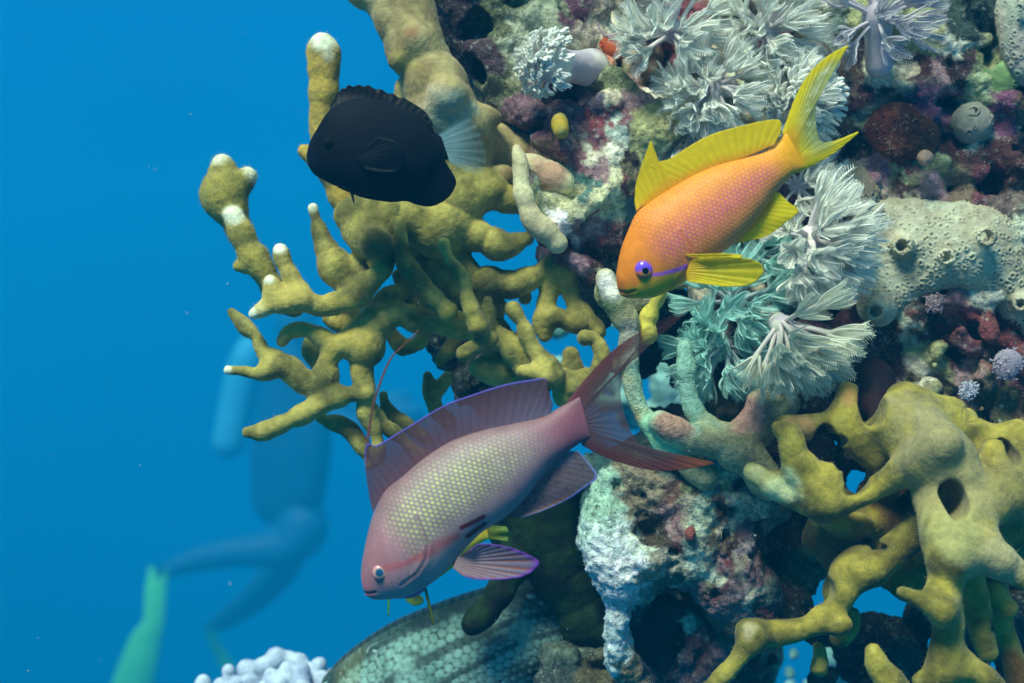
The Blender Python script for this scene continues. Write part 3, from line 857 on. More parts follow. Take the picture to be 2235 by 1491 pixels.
for x, y, r, sx, sz in ((1832, 966, 20, 1.1, .8), (1862, 1040, 30, .9, 1.05), (1848, 1066, 20, 1.2, .7), (1742, 1146, 28, 1.15, .85), (1728, 1132, 18, 1, 1), (1912, 1192, 15, 1.2, .7), (1788, 1285, 34, .85, 1.05),
                       (1905, 1318, 40, 1.1, .9), (1945, 1330, 36, 1, .8), (1806, 958, 26, .9, 1.2), (1676, 985, 18, .8, 1.7), (2024, 1070, 40, .8, 1.2), (2008, 1100, 30, .8, 1), (1900, 885, 26, .9, 1.8), (2168, 985, 22, .9, 1.5), (1985, 935, 14, 2.0, .8), (2110, 905, 20, 1.3, .9),
                       (1828, 1004, 18, .9, 1.2), (1930, 1110, 12, 1.6, .6), (1760, 1440, 40, .7, 1), (1866, 1475, 40, 1, .9), (2120, 1340, 18, .7, 1.6)):
    Cc.cut(x, y, r, .445, sx, 8, sz)
paleC = [z8([t], .44)[0] + (t[4],) for t in ((230, 510, 120, .437, (205, 210, 150)), (120, 430, 90, .44, (180, 180, 120)), (980, 180, 300, .415, (132, 124, 84)), (1130, 480, 300, .42, (136, 128, 80)),
                                              (1330, 860, 200, .41, (158, 148, 100)), (1150, 700, 200, .405, (146, 142, 84)), (1390, 480, 200, .43, (120, 112, 60)), (540, 800, 170, .46, (98, 70, 32)), (800, 610, 150, .464, (96, 66, 28)),  # the dark browns put the shade between the branches into the colour
                                              (350, 200, 90, .448, (150, 120, 70)), (580, 40, 60, .45, (160, 125, 60)), (1430, 1440, 140, .455, (130, 86, 24)), (80, 1225, 80, .432, (160, 150, 110)), (590, 1200, 90, .45, (110, 86, 20)))]
coral('fire_coral', 'big yellow-green fire coral with thick fused branches and blue gaps, lower right corner', 'fire corals', Cc, 0.00062, tipsC, 45,
      body=((150, 138, 50), (84, 78, 24)), pale=paleC, hair=6000, hair_len=0.0013)

# pieces hanging below the pink fish, their shade put into a dark body colour
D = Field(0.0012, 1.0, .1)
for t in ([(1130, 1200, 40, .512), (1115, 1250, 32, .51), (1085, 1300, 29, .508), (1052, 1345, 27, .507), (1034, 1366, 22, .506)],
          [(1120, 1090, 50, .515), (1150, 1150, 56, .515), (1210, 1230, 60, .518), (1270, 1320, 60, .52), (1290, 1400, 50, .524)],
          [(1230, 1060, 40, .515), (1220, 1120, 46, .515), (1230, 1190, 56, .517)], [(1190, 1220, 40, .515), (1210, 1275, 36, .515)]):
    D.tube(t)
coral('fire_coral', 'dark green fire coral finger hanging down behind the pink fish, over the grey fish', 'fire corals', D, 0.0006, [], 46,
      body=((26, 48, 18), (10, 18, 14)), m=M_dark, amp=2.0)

# pale dead branches in the middle
Q = Field(0.0010, .86, .08)
for d, t in ((.470, [(1322, 605, 26), (1330, 630, 26), (1350, 660, 40), (1372, 715, 28), (1372, 780, 26), (1380, 840, 24), (1395, 890, 25), (1425, 935, 26), (1465, 980, 28), (1500, 1010, 28), (1540, 1040, 34)]),
             (.476, [(1330, 640, 40), (1390, 650, 34), (1420, 650, 30)]),
             (.478, [(1340, 800, 16), (1360, 780, 22)]),
             (.470, [(1495, 760, 20), (1498, 820, 24), (1510, 885, 26), (1545, 935, 34), (1600, 955, 44), (1650, 930, 50), (1660, 880, 36)]),
             (.464, [(1440, 920, 26), (1480, 945, 32), (1530, 960, 34), (1590, 975, 44), (1640, 1010, 46), (1680, 1060, 42)]),
             (.472, [(1650, 930, 50), (1690, 900, 40), (1720, 880, 30)])):
    Q.tube(t, d)
coral('dead_coral', 'pale bare coral stems standing between the two fish below the orange one', 'dead corals', Q, 0.00055, [(1320, 612, 50, .462, (245, 240, 225))], 47,
      body=((165, 165, 120), (140, 135, 100)), m=M_dead,
      pale=[(1330, 660, 50, .462, (90, 110, 70)), (1370, 740, 50, .465, (150, 150, 130)), (1440, 950, 60, .465, (160, 215, 160)), (1497, 830, 130, .465, (128, 172, 150)), (1470, 930, 50, .458, (165, 130, 110)), (1640, 900, 60, .462, (170, 130, 115))])
Q = Field(0.0008, 1.05, .1)
for t in ([(1128, 325, 9, .474), (1136, 360, 16, .473), (1142, 420, 19, .472), (1158, 470, 24, .472), (1190, 505, 26, .473), (1215, 530, 20, .474)],
          [(1150, 370, 30, .482), (1190, 380, 34, .482), (1230, 400, 24, .482)]):
    Q.tube(t)
coral('dead_coral', 'smooth cream coral tongue right of the black fish tail', 'dead corals', Q, 0.0005, [], 48, body=((200, 195, 150), (175, 165, 125)), amp=.5,
      pale=[(1195, 375, 50, .475, (175, 140, 110))])
Q = Field(0.0008, 1.05, .1)
Q.tube([(1440, 630, 18), (1425, 665, 18), (1418, 690, 21), (1414, 705, 18), (1410, 728, 22)], .474)
coral('fire_coral', 'short yellow coral finger poking out just under the orange fish head', 'fire corals', Q, 0.00045, [], 49, body=((190, 180, 70), (160, 150, 50)))


# ------------------------------------------------------------------ fishes
def cr_interp(tab, n):
    tab = np.asarray(tab, float)
    mid = (tab[:, 0:2] + tab[:, 2:4]) / 2
    s = np.concatenate([[0], np.cumsum(np.linalg.norm(np.diff(mid, axis=0), axis=1))])
    q = np.linspace(0, 1, n)
    q = s[-1] * (q * 0.75 + 0.25 * q * q) if True else q
    e = np.vstack([2 * tab[0] - tab[1], tab, 2 * tab[-1] - tab[-2]])
    i = np.clip(np.searchsorted(s, q, side='right') - 1, 0, len(tab) - 2)
    t = ((q - s[i]) / (s[i + 1] - s[i]))[:, None]
    a, b, c, d = e[i], e[i + 1], e[i + 2], e[i + 3]
    return 0.5 * (2 * b + (c - a) * t + (2 * a - 5 * b + 4 * c - d) * t * t + (3 * b - a - 3 * c + d) * t ** 3), q


class Fish:
    """body lofted through stations (back x, back y, belly x, belly y, half thickness, depth offset), all in photo pixels at depth d"""

    def __init__(s, name, label, st, d, paintf, m, nl=330, nc=200, dispf=None, group=None):
        T, arc = cr_interp(st, nl)
        top, bot, th, do = T[:, 0:2], T[:, 2:4], np.maximum(T[:, 4], .5), T[:, 5]
        a = np.linspace(0, 2 * np.pi, nc, endpoint=False)
        ca, sa = np.cos(a), np.sin(a)
        mid, half = (top + bot) / 2, (top - bot) / 2
        px = mid[:, None, :] + half[:, None, :] * ca[None, :, None]
        dep = do[:, None] - th[:, None] * (np.sign(sa) * np.abs(sa) ** 0.92)[None]
        hgt = np.linalg.norm(half, axis=1)[:, None] * ca[None]
        u = np.repeat(np.linspace(0, 1, nl)[:, None], nc, 1)
        sarc = np.repeat(arc[:, None], nc, 1)
        x, y = px[..., 0], px[..., 1]
        fl = lambda q: q.reshape(-1)
        info = dict(x=fl(x), y=fl(y), u=fl(u), v=fl(np.repeat(ca[None], nl, 0)), s=fl(sarc), h=fl(hgt), front=fl(np.repeat(sa[None], nl, 0)) > 0)
        c, disp = paintf(info)
        unit = KPX * d
        V = np.stack([(fl(x) - 1117.5) * unit, d + fl(dep) * unit, (745.5 - fl(y)) * unit], 1)
        i = np.arange(nl - 1)[:, None] * nc
        j = np.arange(nc)[None]
        j2 = (j + 1) % nc
        f = np.stack([i + j, i + j2, i + nc + j2, i + nc + j], -1).reshape(-1, 4)
        n = vnormals(V, f)
        if (n[:, 1] * (V[:, 1] - d) > 0).mean() < .5:
            f = f[:, ::-1]
            n = -n
        V = V + n * (disp * unit)[:, None]
        s.d, s.unit = d, unit
        caps = []
        s.root = empty(name, P(mid[nl // 3, 0], mid[nl // 3, 1], d), label=label, category='fish')
        if group:
            s.root['group'] = group
        # close snout and tail root with fans of slim quads
        V = np.vstack([V, V[:nc].mean(0), V[-nc:].mean(0)])
        c = np.vstack([c, c[:nc].mean(0), c[-nc:].mean(0)])
        k0, k1 = len(V) - 2, len(V) - 1
        jj = np.arange(0, nc, 2)
        f0 = np.stack([np.full(len(jj), k0), (jj + 2) % nc, jj + 1, jj], 1)
        f1 = np.stack([np.full(len(jj), k1), (nl - 1) * nc + jj, (nl - 1) * nc + jj + 1, (nl - 1) * nc + (jj + 2) % nc], 1)
        f = np.vstack([f, f0, f1])
        s.V = V
        link('body', make_mesh('body', V, f, m, c), s.root)

    def front(s, px, py):
        X, Z = (px - 1117.5) * s.unit, (745.5 - py) * s.unit
        q = (s.V[:, 0] - X) ** 2 + (s.V[:, 2] - Z) ** 2 + np.where(s.V[:, 1] > s.d, 1e-4, 0)
        return s.V[np.argmin(q), 1]

    def fin(s, base, outer, colf, nr=60, nv=24, off0=0, off1=0, wave=1.2, rays=22, name='fin', thick=0.00022, bend=0.0, ridge=.3):
        b, o = catmull(base, .1), catmull(outer, .1)

        def res(p, n):
            L = np.concatenate([[0], np.cumsum(np.linalg.norm(np.diff(p, axis=0), axis=1))])
            q = np.linspace(0, L[-1], n)
            return np.stack([np.interp(q, L, p[:, k]) for k in (0, 1)], 1)
        b, o = res(b, nr), res(o, nr)
        t = np.linspace(0, 1, nv)[None, :, None]
        xy = b[:, None] * (1 - t) + o[:, None] * t
        u = np.repeat(np.linspace(0, 1, nr)[:, None], nv, 1)
        v = np.repeat(np.linspace(0, 1, nv)[None], nr, 0)
        dep = off0 + (off1 - off0) * v + bend * np.sin(v * np.pi) + wave * np.sin(u * 9 + v * 2) * v * 3 + ridge * np.cos(u * rays * 2 * np.pi) * np.minimum(1, v * 6)
        V = np.stack([(xy[..., 0] - 1117.5) * s.unit, s.d + dep * s.unit, (745.5 - xy[..., 1]) * s.unit], -1).reshape(-1, 3)
        c = colf(u.ravel(), v.ravel(), xy[..., 0].ravel(), xy[..., 1].ravel())
        i = np.arange(nr - 1)[:, None] * nv
        j = np.arange(nv - 1)[None]
        f = np.stack([i + j, i + nv + j, i + nv + j + 1, i + j + 1], -1).reshape(-1, 4)
        ob = link(name, make_mesh(name, V, f, M_fin, c), s.root)
        md = ob.modifiers.new('thickness', 'SOLIDIFY')
        md.thickness = thick
        md.offset = 0
        return ob

    def eye(s, px, py, r, rings, sink=.55, colx=None):
        # rings: list of (radius fraction, colour)
        fy = s.front(px, py)
        n, mth = 40, 48
        th = np.linspace(0, np.pi * .75, n)
        ph = np.linspace(0, 2 * np.pi, mth, endpoint=False)
        TH, PH = np.meshgrid(th, ph, indexing='ij')
        R_ = r * s.unit
        rr = np.sin(TH)
        V = np.stack([(px - 1117.5) * s.unit + R_ * rr * np.cos(PH), fy + R_ * .35 * sink - R_ * .6 * np.cos(TH), (745.5 - py) * s.unit + R_ * rr * np.sin(PH)], -1).reshape(-1, 3)
        rad = np.where(TH < np.pi / 2, rr, 2 - rr).ravel()
        c = np.repeat(lin(rings[-1][1])[None], len(V), 0)
        for fr, cc in rings[::-1]:
            c = mix(c, lin(cc), 1 - smooth(fr - .05, fr + .05, rad))
        if colx is not None:
            c = colx(c, rad, np.cos(PH).ravel(), np.sin(PH).ravel())
        i = np.arange(n - 1)[:, None] * mth
        j = np.arange(mth)[None]
        f = np.stack([i + j, i + mth + j, i + mth + (j + 1) % mth, i + (j + 1) % mth], -1).reshape(-1, 4)
        return link('eye', make_mesh('eye', V, f[:, ::-1], M_eye, c), s.root)


def rgba(c, a):
    a = np.broadcast_to(np.asarray(a, float), (len(c),))
    return np.concatenate([c, a[:, None]], 1)


def scales(s, h, ps, ph, ids=False):
    """staggered lattice: distance of each point to its nearest scale centre, 0..1, and a random value per scale"""
    r = np.round(h / ph)
    o = (r % 2) * .5
    k = np.round(s / ps - o) + o
    d1 = np.sqrt(((s / ps - k)) ** 2 + ((h / ph - r)) ** 2 * .55)
    if ids:
        q = np.sin(k * 127.1 + r * 311.7) * 43758.5453
        return d1, q - np.floor(q)
    return d1


def seg_dist(x, y, pts):
    best = np.full(len(x), 1e9)
    for (ax, ay), (bx, by) in zip(pts[:-1], pts[1:]):
        dx, dy = bx - ax, by - ay
        t = np.clip(((x - ax) * dx + (y - ay) * dy) / (dx * dx + dy * dy), 0, 1)
        best = np.minimum(best, np.hypot(x - ax - t * dx, y - ay - t * dy))
    return best


def n2(x, y, f, seed=0):
    return fbm(np.stack([x, y, x * 0 + seed], 1), f, 3, seed)


# --- the pink one in front
def pink_paint(i):
    x, y, u, v, s, h = (i[k] for k in 'xyuvsh')
    nz = n2(x, y, .012, 3)
    c = mix(lin((184, 132, 138)), lin((156, 122, 130)), smooth(.25, .6, u))
    c = mix(c, lin((200, 160, 158)), smooth(-.1, -.75, v) * (1 - smooth(.45, .8, u)))
    c = mix(c, lin((140, 82, 96)), smooth(.78, .96, u))
    c = mix(c, lin((128, 100, 100)), smooth(.5, .95, v) * .6)
    head = 1 - smooth(.18, .30, u + .03 * v)
    c = mix(c, lin((172, 116, 118)), head * smooth(-.2, .4, v) * .9)
    # yellow centred scales on the flank
    d, rnd = scales(s * (1 + .00035 * s), h * (1 + .0006 * s) + 5 * nz, 13.5, 11.0, True)
    m = smooth(.20, .40, u + .05 * nz) * (1 - smooth(.62, .92, u)) * smooth(1.0, .25, np.abs(v - .16) * 1.15 + .12 * nz)
    c = mix(c, c * .82, smooth(.3, .6, d) * smooth(.16, .26, u) * .6)
    c = mix(c, lin((128, 126, 126)), m * .7)
    c = mix(c, lin((226, 220, 128)), m * (1 - smooth(.16, .42, d)) * (.9 - .25 * smooth(.3, .8, v)) * (.45 + .55 * rnd))
    # coral red band from the eye to the pectoral base, and the folded red fin marks
    q = seg_dist(x, y, [(850, 1228), (885, 1220), (930, 1200), (965, 1180), (1000, 1162)]) + nz * 10
    wd = np.interp(x, [840, 900, 960, 1010], [7, 9, 17, 13])
    c = mix(c, lin((206, 92, 92)), (1 - smooth(wd * .2, wd * 1.5, q)) * (.62 + .5 * nz))
    for a in ([(1010, 1143), (1036, 1132), (1056, 1121)], [(1022, 1164), (1044, 1148), (1058, 1138)]):
        q = seg_dist(x, y, a)
        c = mix(c, lin((128, 22, 40)), 1 - smooth(3.0, 7.5, q))
    # lips
    c = mix(c, lin((205, 122, 132)), 1 - smooth(.03, .07, u))
    mo = seg_dist(x, y, [(788, 1296), (806, 1293), (822, 1288)])
    c = mix(c, lin((90, 45, 60)), (1 - smooth(1.5, 4, mo)) * .8)
    gill = seg_dist(x, y, [(915, 1120), (938, 1170), (934, 1210), (915, 1240), (880, 1268)])
    c = mix(c, lin((140, 92, 112)), (1 - smooth(1, 7, gill)) * .45)
    c = mix(c, c * .86, smooth(.05, .35, nz))
    disp = m * (.6 - d) * .9 + (1 - head) * .2 - 2.2 * (1 - smooth(1, 6, mo)) - 1.2 * (1 - smooth(2, 6, gill)) + 1.6 * smooth(18, 3, gill) * (x > 900)
    return np.clip(c, .002, .9), disp


PINK = Fish('pink_fish', 'pink reef fish with yellow flank dots and dark red lyre tail, front centre', [
    (791, 1286, 797, 1302, 4, 10), (788, 1262, 815, 1309, 24, 9), (789, 1238, 842, 1309, 40, 6), (794, 1206, 885, 1302, 58, 3), (803, 1165, 928, 1282, 70, 0), (816, 1120, 967, 1251, 78, 0),
    (840, 1073, 1007, 1207, 80, 0), (881, 1038, 1051, 1162, 78, 0), (930, 997, 1099, 1131, 72, 0), (990, 961, 1141, 1094, 63, 1),
    (1060, 938, 1176, 1050, 52, 2), (1125, 924, 1206, 1013, 40, 4), (1185, 909, 1236, 989, 29, 6), (1232, 884, 1268, 967, 20, 8), (1266, 866, 1290, 955, 8, 10)],
    .402, pink_paint, M_fish, nl=420, nc=260)
PINK.eye(834, 1240, 17, [(.42, (30, 78, 112)), (.56, (70, 120, 140)), (.80, (230, 160, 140)), (1.0, (190, 125, 130)), (1.3, (180, 125, 135))])


def pink_dorsal(u, v, x, y):
    c = mix(lin((144, 100, 110)), lin((116, 82, 92)), v)
    c = mix(c, lin((150, 140, 168)), smooth(.5, .95, u) * (1 - v) * .8)
    ray = .5 + .5 * np.cos(u * 26 * 2 * np.pi)
    c = mix(c, c * .72, smooth(.6, 1, ray) * .5)
    edge = smooth(.962, .985, v) * smooth(.06, .14, u) * (1 - smooth(.86, .93, u))
    c = mix(c, lin((120, 110, 250)), edge)
    return rgba(c, np.clip(.84 - .30 * v + edge, 0, 1))


PINK.fin([(814, 1118), (838, 1076), (881, 1039), (930, 998), (990, 963), (1060, 940), (1125, 926), (1200, 905)],
         [(806, 1085), (798, 1030), (797, 985), (803, 968), (822, 972), (860, 950), (898, 927), (969, 885), (1030, 862), (1100, 840), (1160, 829), (1192, 827), (1196, 850), (1208, 884)],
         pink_dorsal, nr=160, nv=40, name='dorsal_fin', rays=26, wave=.6)
PINK.fin([(797, 990), (803, 968)], [(906, 730), (912, 722)], lambda u, v, x, y: rgba(mix(lin((150, 96, 96)), lin((150, 100, 60)), v), .8),
         nr=4, nv=40, rays=1, wave=0, name='dorsal_filament', thick=.0003, ridge=0, bend=0).data  # trailing dorsal spine
fo = [o for o in PINK.root.children if o.name.startswith('dorsal_filament')][0]
vv = np.zeros(len(fo.data.vertices) * 3)
fo.data.vertices.foreach_get('co', vv)
vv = vv.reshape(-1, 3)
tt = np.tile(np.linspace(0, 1, 40), 4)
base_c = np.array([PINK.unit * (800 - 1117.5), PINK.d, PINK.unit * (745.5 - 978)])
pth = catmull([(800, 985), (806, 935), (819, 868), (850, 788), (882, 752), (914, 720)], .05)
cx = np.interp(tt, np.linspace(0, 1, len(pth)), pth[:, 0]); cy = np.interp(tt, np.linspace(0, 1, len(pth)), pth[:, 1])
ww = np.repeat(np.linspace(-1, 1, 4), 40) * (3.2 - 2.0 * tt)
vv[:, 0] = (cx + ww - 1117.5) * PINK.unit; vv[:, 2] = (745.5 - cy - ww * .3) * PINK.unit
fo.data.vertices.foreach_set('co', vv.ravel())


PT_UP = [(1240, 876), (1264, 845), (1290, 815), (1332, 771), (1381, 734), (1418, 712), (1462, 690), (1522, 662)]
PT_LO = [(1270, 972), (1323, 1000), (1390, 1021), (1430, 1028), (1478, 1028), (1520, 1022), (1562, 1012)]


def pink_tail(u, v, x, y):
    e = np.minimum(seg_dist(x, y, PT_UP), seg_dist(x, y, PT_LO))
    out_ = seg_dist(x, y, [(1384, 770), (1362, 815), (1356, 860), (1364, 905), (1384, 952), (1420, 990)])
    c = mix(lin((124, 66, 64)), lin((118, 88, 92)), smooth(4, 40, e))
    c = mix(c, lin((146, 84, 92)), (1 - smooth(1240, 1310, x)) * .8)
    c = mix(c, lin((180, 104, 66)), smooth(1440, 1540, x) * .8)
    ray = .5 + .5 * np.cos(u * 46 * 2 * np.pi)
    c = mix(c, c * .72, smooth(.6, 1, ray) * .5)
    inner = (1 - smooth(10, 110, out_)) * smooth(8, 34, e)
    return rgba(c, np.clip(.84 - .36 * inner, .2, 1) * (1 - .92 * smooth(1345, 1435, x) * (y < 800)))


PINK.fin([(1238, 880), (1252, 900), (1262, 922), (1268, 945), (1270, 968)],
         PT_UP + [(1452, 704), (1418, 735), (1385, 770), (1362, 815), (1356, 860), (1364, 905), (1384, 952), (1420, 990), (1480, 1014)] + PT_LO[::-1],
         pink_tail, nr=260, nv=50, off0=8, off1=14, name='tail_fin', rays=46, wave=.5, ridge=.5)


def pink_anal(u, v, x, y):
    c = mix(lin((140, 114, 122)), lin((116, 106, 116)), v)
    spots = smooth(.1, .3, vnoise(np.stack([x, y, x * 0], 1), .16, 4))
    c = mix(c, lin((96, 60, 92)), spots * .55)
    c = mix(c, lin((190, 130, 50)), smooth(.80, .87, v) * (1 - smooth(.90, .94, v)) * smooth(.4, .7, u) * .7)
    ed = smooth(.93, .98, v)
    c = mix(c, lin((160, 165, 240)), ed)
    return rgba(c, np.clip(.80 + ed, 0, 1))


PINK.fin([(1240, 985), (1217, 1000), (1186, 1036), (1146, 1088), (1104, 1126)], [(1262, 985), (1282, 1008), (1304, 1040), (1280, 1062), (1240, 1090), (1190, 1113), (1138, 1130)],
         pink_anal, nr=90, nv=40, off0=6, off1=2, name='anal_fin', rays=16)


def pink_pect(u, v, x, y):
    ray = .5 + .5 * np.cos(u * 13 * 2 * np.pi)
    c = mix(lin((190, 166, 168)), lin((160, 142, 170)), v)
    c = mix(c, lin((176, 100, 60)), smooth(.66, .95, ray) * .95)
    c = mix(c, lin((60, 40, 60)), smooth(.8, 1, ray) * (1 - smooth(.0, .5, u)) * .6)
    tip = smooth(.88, 1.0, v)
    c = mix(c, lin((150, 84, 205)), tip)
    return rgba(c, np.clip(.78 + .22 * smooth(.6, .9, ray) + .1 * tip, 0, 1))


PINK.fin([(1004, 1206), (998, 1214), (994, 1222), (992, 1230)], [(1028, 1188), (1052, 1174), (1106, 1180), (1150, 1196), (1175, 1214), (1152, 1238), (1110, 1248), (1050, 1249), (1016, 1242)],
         pink_pect, nr=110, nv=40, off0=-62, off1=-92, name='pectoral_fin', rays=13, wave=.5, ridge=.8)
PINK.fin([(985, 1232), (990, 1240)], [(1000, 1222), (1060, 1240), (1062, 1262), (1020, 1264), (990, 1246)], lambda u, v, x, y: rgba(mix(lin((130, 70, 80)), lin((110, 70, 74)), v), .95),
         nr=40, nv=16, off0=20, off1=30, name='pectoral_fin', rays=9)
PINK.fin([(860, 1306), (900, 1296), (930, 1280)], [(880, 1307), (905, 1303), (925, 1291)], lambda u, v, x, y: rgba(mix(lin((170, 130, 200)), lin((190, 150, 190)), v), .9),
         nr=20, nv=8, off0=0, off1=4, name='gill_membrane', rays=3)


# --- the orange one
def orange_paint(i):
    x, y, u, v, s, h = (i[k] for k in 'xyuvsh')
    nz = n2(x, y, .012, 5)
    c = mix(lin((250, 140, 34)), lin((240, 150, 30)), smooth(.2, .9, u))
    flank = smooth(.2, .36, u + .05 * v) * (1 - smooth(.80, .97, u)) * smooth(.75, .0, np.abs(v + .12))
    c = mix(c, lin((222, 116, 112)), flank * .75)
    low = smooth(-.35, -.85, v) * smooth(.25, .5, u)
    c = mix(c, lin((236, 150, 90)), low * .6)
    d, rnd = scales(s, h, 10.5, 9.0, True)
    m = smooth(.22, .32, u) * (1 - smooth(.93, 1, u))
    edge = smooth(.36, .62, d)
    c = mix(c, lin((188, 70, 128)), m * edge * (.45 + .5 * flank))
    c = mix(c, lin((250, 160, 50)), m * (1 - smooth(.12, .34, d)) * (.35 + .5 * rnd))
    # head: olive yellow below the violet stripe
    sx = np.interp(x, [1350, 1384, 1404, 1421, 1505, 1540], [622, 622, 604, 602, 580, 570])
    below = smooth(-2, 14, y - sx) * (1 - smooth(1500, 1560, x + (y - 600) * .6))
    c = mix(c, lin((248, 188, 40)), below * .8)
    c = mix(c, lin((245, 128, 40)), (1 - smooth(.02, .08, u)) * .8)
    q = seg_dist(x, y, [(1412, 603), (1440, 600), (1470, 592), (1505, 579)]) + nz * 3
    c = mix(c, lin((196, 112, 205)), 1 - smooth(2.5, 6, q))
    gill = seg_dist(x, y, [(1478, 512), (1502, 545), (1504, 575), (1486, 604), (1460, 626)])
    c = mix(c, lin((222, 112, 60)), (1 - smooth(1, 7, gill)) * .5)
    mo = seg_dist(x, y, [(1350, 636), (1366, 640), (1384, 636)])
    c = mix(c, lin((150, 70, 20)), (1 - smooth(1.5, 4, mo)) * .7)
    c = mix(c, lin((252, 170, 20)), smooth(.86, 1, u))
    sock = np.hypot(x - 1402, y - 590)
    c = mix(c, lin((225, 120, 90)), (1 - smooth(17, 24, sock)) * .8)
    disp = m * (.6 - d) * .8 - 1.6 * (1 - smooth(1, 6, mo)) - .9 * (1 - smooth(2, 6, gill)) + 1.3 * smooth(18, 3, gill) * (x > 1465)
    return np.clip(c, .002, .9), disp


ORA = Fish('orange_fish', 'orange reef fish with yellow fins and violet eye swimming over white polyps', [
    (1349, 634, 1356, 646, 4, 6), (1346, 612, 1368, 650, 18, 4), (1346, 592, 1390, 652, 30, 2), (1355, 545, 1428, 649, 44, 0), (1370, 506, 1472, 629, 55, 0), (1389, 466, 1512, 602, 62, 0),
    (1419, 441, 1551, 569, 62, 0), (1461, 413, 1591, 541, 58, 2), (1511, 384, 1629, 507, 52, 4), (1566, 360, 1663, 464, 44, 7), (1623, 344, 1691, 423, 34, 11),
    (1668, 330, 1716, 396, 26, 15), (1698, 309, 1738, 377, 19, 19), (1720, 284, 1760, 364, 8, 24)],
    .412, orange_paint, M_fish, nl=380, nc=240)


def ora_eye(c, rad, cx_, sz_):
    vio = lin((120, 80, 220))
    up = smooth(-.25, .15, sz_ * np.minimum(rad, 1) + .2)
    low = lin((250, 120, 60))
    ring = mix(np.repeat(low[None], len(c), 0), vio, up)
    pup = np.hypot(cx_ * rad - .08, sz_ * rad + .22)
    c = mix(ring, lin((250, 190, 90)), (1 - smooth(.40, .52, pup)) * (1 - up))
    return mix(c, lin((8, 6, 14)), 1 - smooth(.34, .42, pup))


ORA.eye(1402, 590, 20, [(1.0, (120, 80, 220))], colx=ora_eye)


def yel(u, v, x, y, a=.93, inner=(250, 170, 20), outer=(250, 200, 14)):
    c = mix(lin(inner, 1.25), lin(outer, 1.35), smooth(0, .35, v))
    ray = .5 + .5 * np.cos(u * 24 * 2 * np.pi)
    c = mix(c, c * .8, smooth(.6, 1, ray) * .4)
    return c


ORA.fin([(1389, 462), (1400, 452), (1419, 442), (1461, 414), (1511, 385), (1566, 361), (1623, 345), (1690, 316)],
        [(1386, 440), (1388, 405), (1396, 375), (1412, 330), (1421, 306), (1418, 335), (1413, 362), (1440, 352), (1458, 348), (1481, 334), (1521, 309), (1561, 290), (1622, 273), (1674, 262), (1702, 262), (1706, 278), (1702, 296)],
        lambda u, v, x, y: rgba(yel(u, v, x, y, outer=(238, 192, 16)), .94), nr=200, nv=30, off0=0, off1=6, name='dorsal_fin', rays=24, wave=.5)


OT_UP = [(1714, 286), (1724, 257), (1743, 205), (1771, 156), (1811, 118), (1858, 93)]
OT_LO = [(1744, 374), (1783, 356), (1823, 333), (1855, 308), (1882, 283)]


def ora_tail(u, v, x, y):
    e = np.minimum(seg_dist(x, y, OT_UP), seg_dist(x, y, OT_LO))
    out_ = seg_dist(x, y, [(1815, 145), (1797, 195), (1787, 240), (1790, 280), (1802, 305)])
    c = mix(lin((252, 178, 14), 1.2), lin((250, 200, 12), 1.3), smooth(0, .3, v))
    ray = .5 + .5 * np.cos(u * 34 * 2 * np.pi)
    c = mix(c, c * .8, smooth(.6, 1, ray) * .4)
    inn = (1 - smooth(4, 62, out_)) * smooth(6, 24, e)
    c = mix(c, lin((196, 205, 130)), inn * .8)
    return rgba(c, np.clip(.98 - .55 * inn, 0, 1))


ORA.fin([(1712, 290), (1726, 304), (1738, 324), (1746, 346), (1750, 370)],
        OT_UP + [(1838, 116), (1815, 145), (1797, 195), (1787, 240), (1790, 280), (1802, 305), (1838, 300)] + OT_LO[::-1],
        ora_tail, nr=200, nv=46, off0=20, off1=30, name='tail_fin', rays=34, wave=.6, ridge=.5)
ORA.fin([(1692, 418), (1664, 460), (1636, 496), (1608, 526)], [(1704, 420), (1722, 440), (1744, 460), (1714, 487), (1674, 515), (1622, 528)],
        lambda u, v, x, y: rgba(yel(u, v, x, y, outer=(244, 198, 14)), .95), nr=80, nv=30, off0=10, off1=8, name='anal_fin', rays=14)
ORA.fin([(1500, 572), (1496, 585), (1492, 600), (1494, 616)], [(1530, 566), (1580, 566), (1628, 572), (1650, 585), (1650, 603), (1624, 624), (1570, 628), (1520, 622)],
        lambda u, v, x, y: rgba(mix(yel(u, v, x, y, inner=(216, 180, 20), outer=(206, 192, 20)), lin((190, 180, 16)), smooth(.7, 1, .5 + .5 * np.cos(u * 11 * 2 * np.pi)) * .45 * smooth(.1, .4, v)), .95),
        nr=100, nv=36, off0=-48, off1=-80, name='pectoral_fin', rays=11, ridge=.8)
ORA.fin([(1487, 558), (1492, 564)], [(1510, 562), (1560, 558), (1602, 559), (1612, 564), (1580, 570)], lambda u, v, x, y: rgba(yel(u, v, x, y, inner=(220, 180, 20), outer=(216, 200, 20)), .96),
        nr=40, nv=20, off0=-56, off1=-60, name='pelvic_fin', rays=5)


# --- the black one
def black_paint(i):
    x, y, u, v, s, h = (i[k] for k in 'xyuvsh')
    c = np.repeat(lin((8, 10, 18))[None], len(x), 0)
    d = scales(s, h, 9, 8)
    m = smooth(.25, .4, u)
    c = mix(c, lin((17, 22, 34)), m * (1 - smooth(.15, .45, d)) * .7)  # lighter scale centres paint a faint sheen into the black
    c = mix(c, lin((16, 26, 40)), smooth(.2, .0, u) * .6)
    return c, m * (.6 - d) * .6


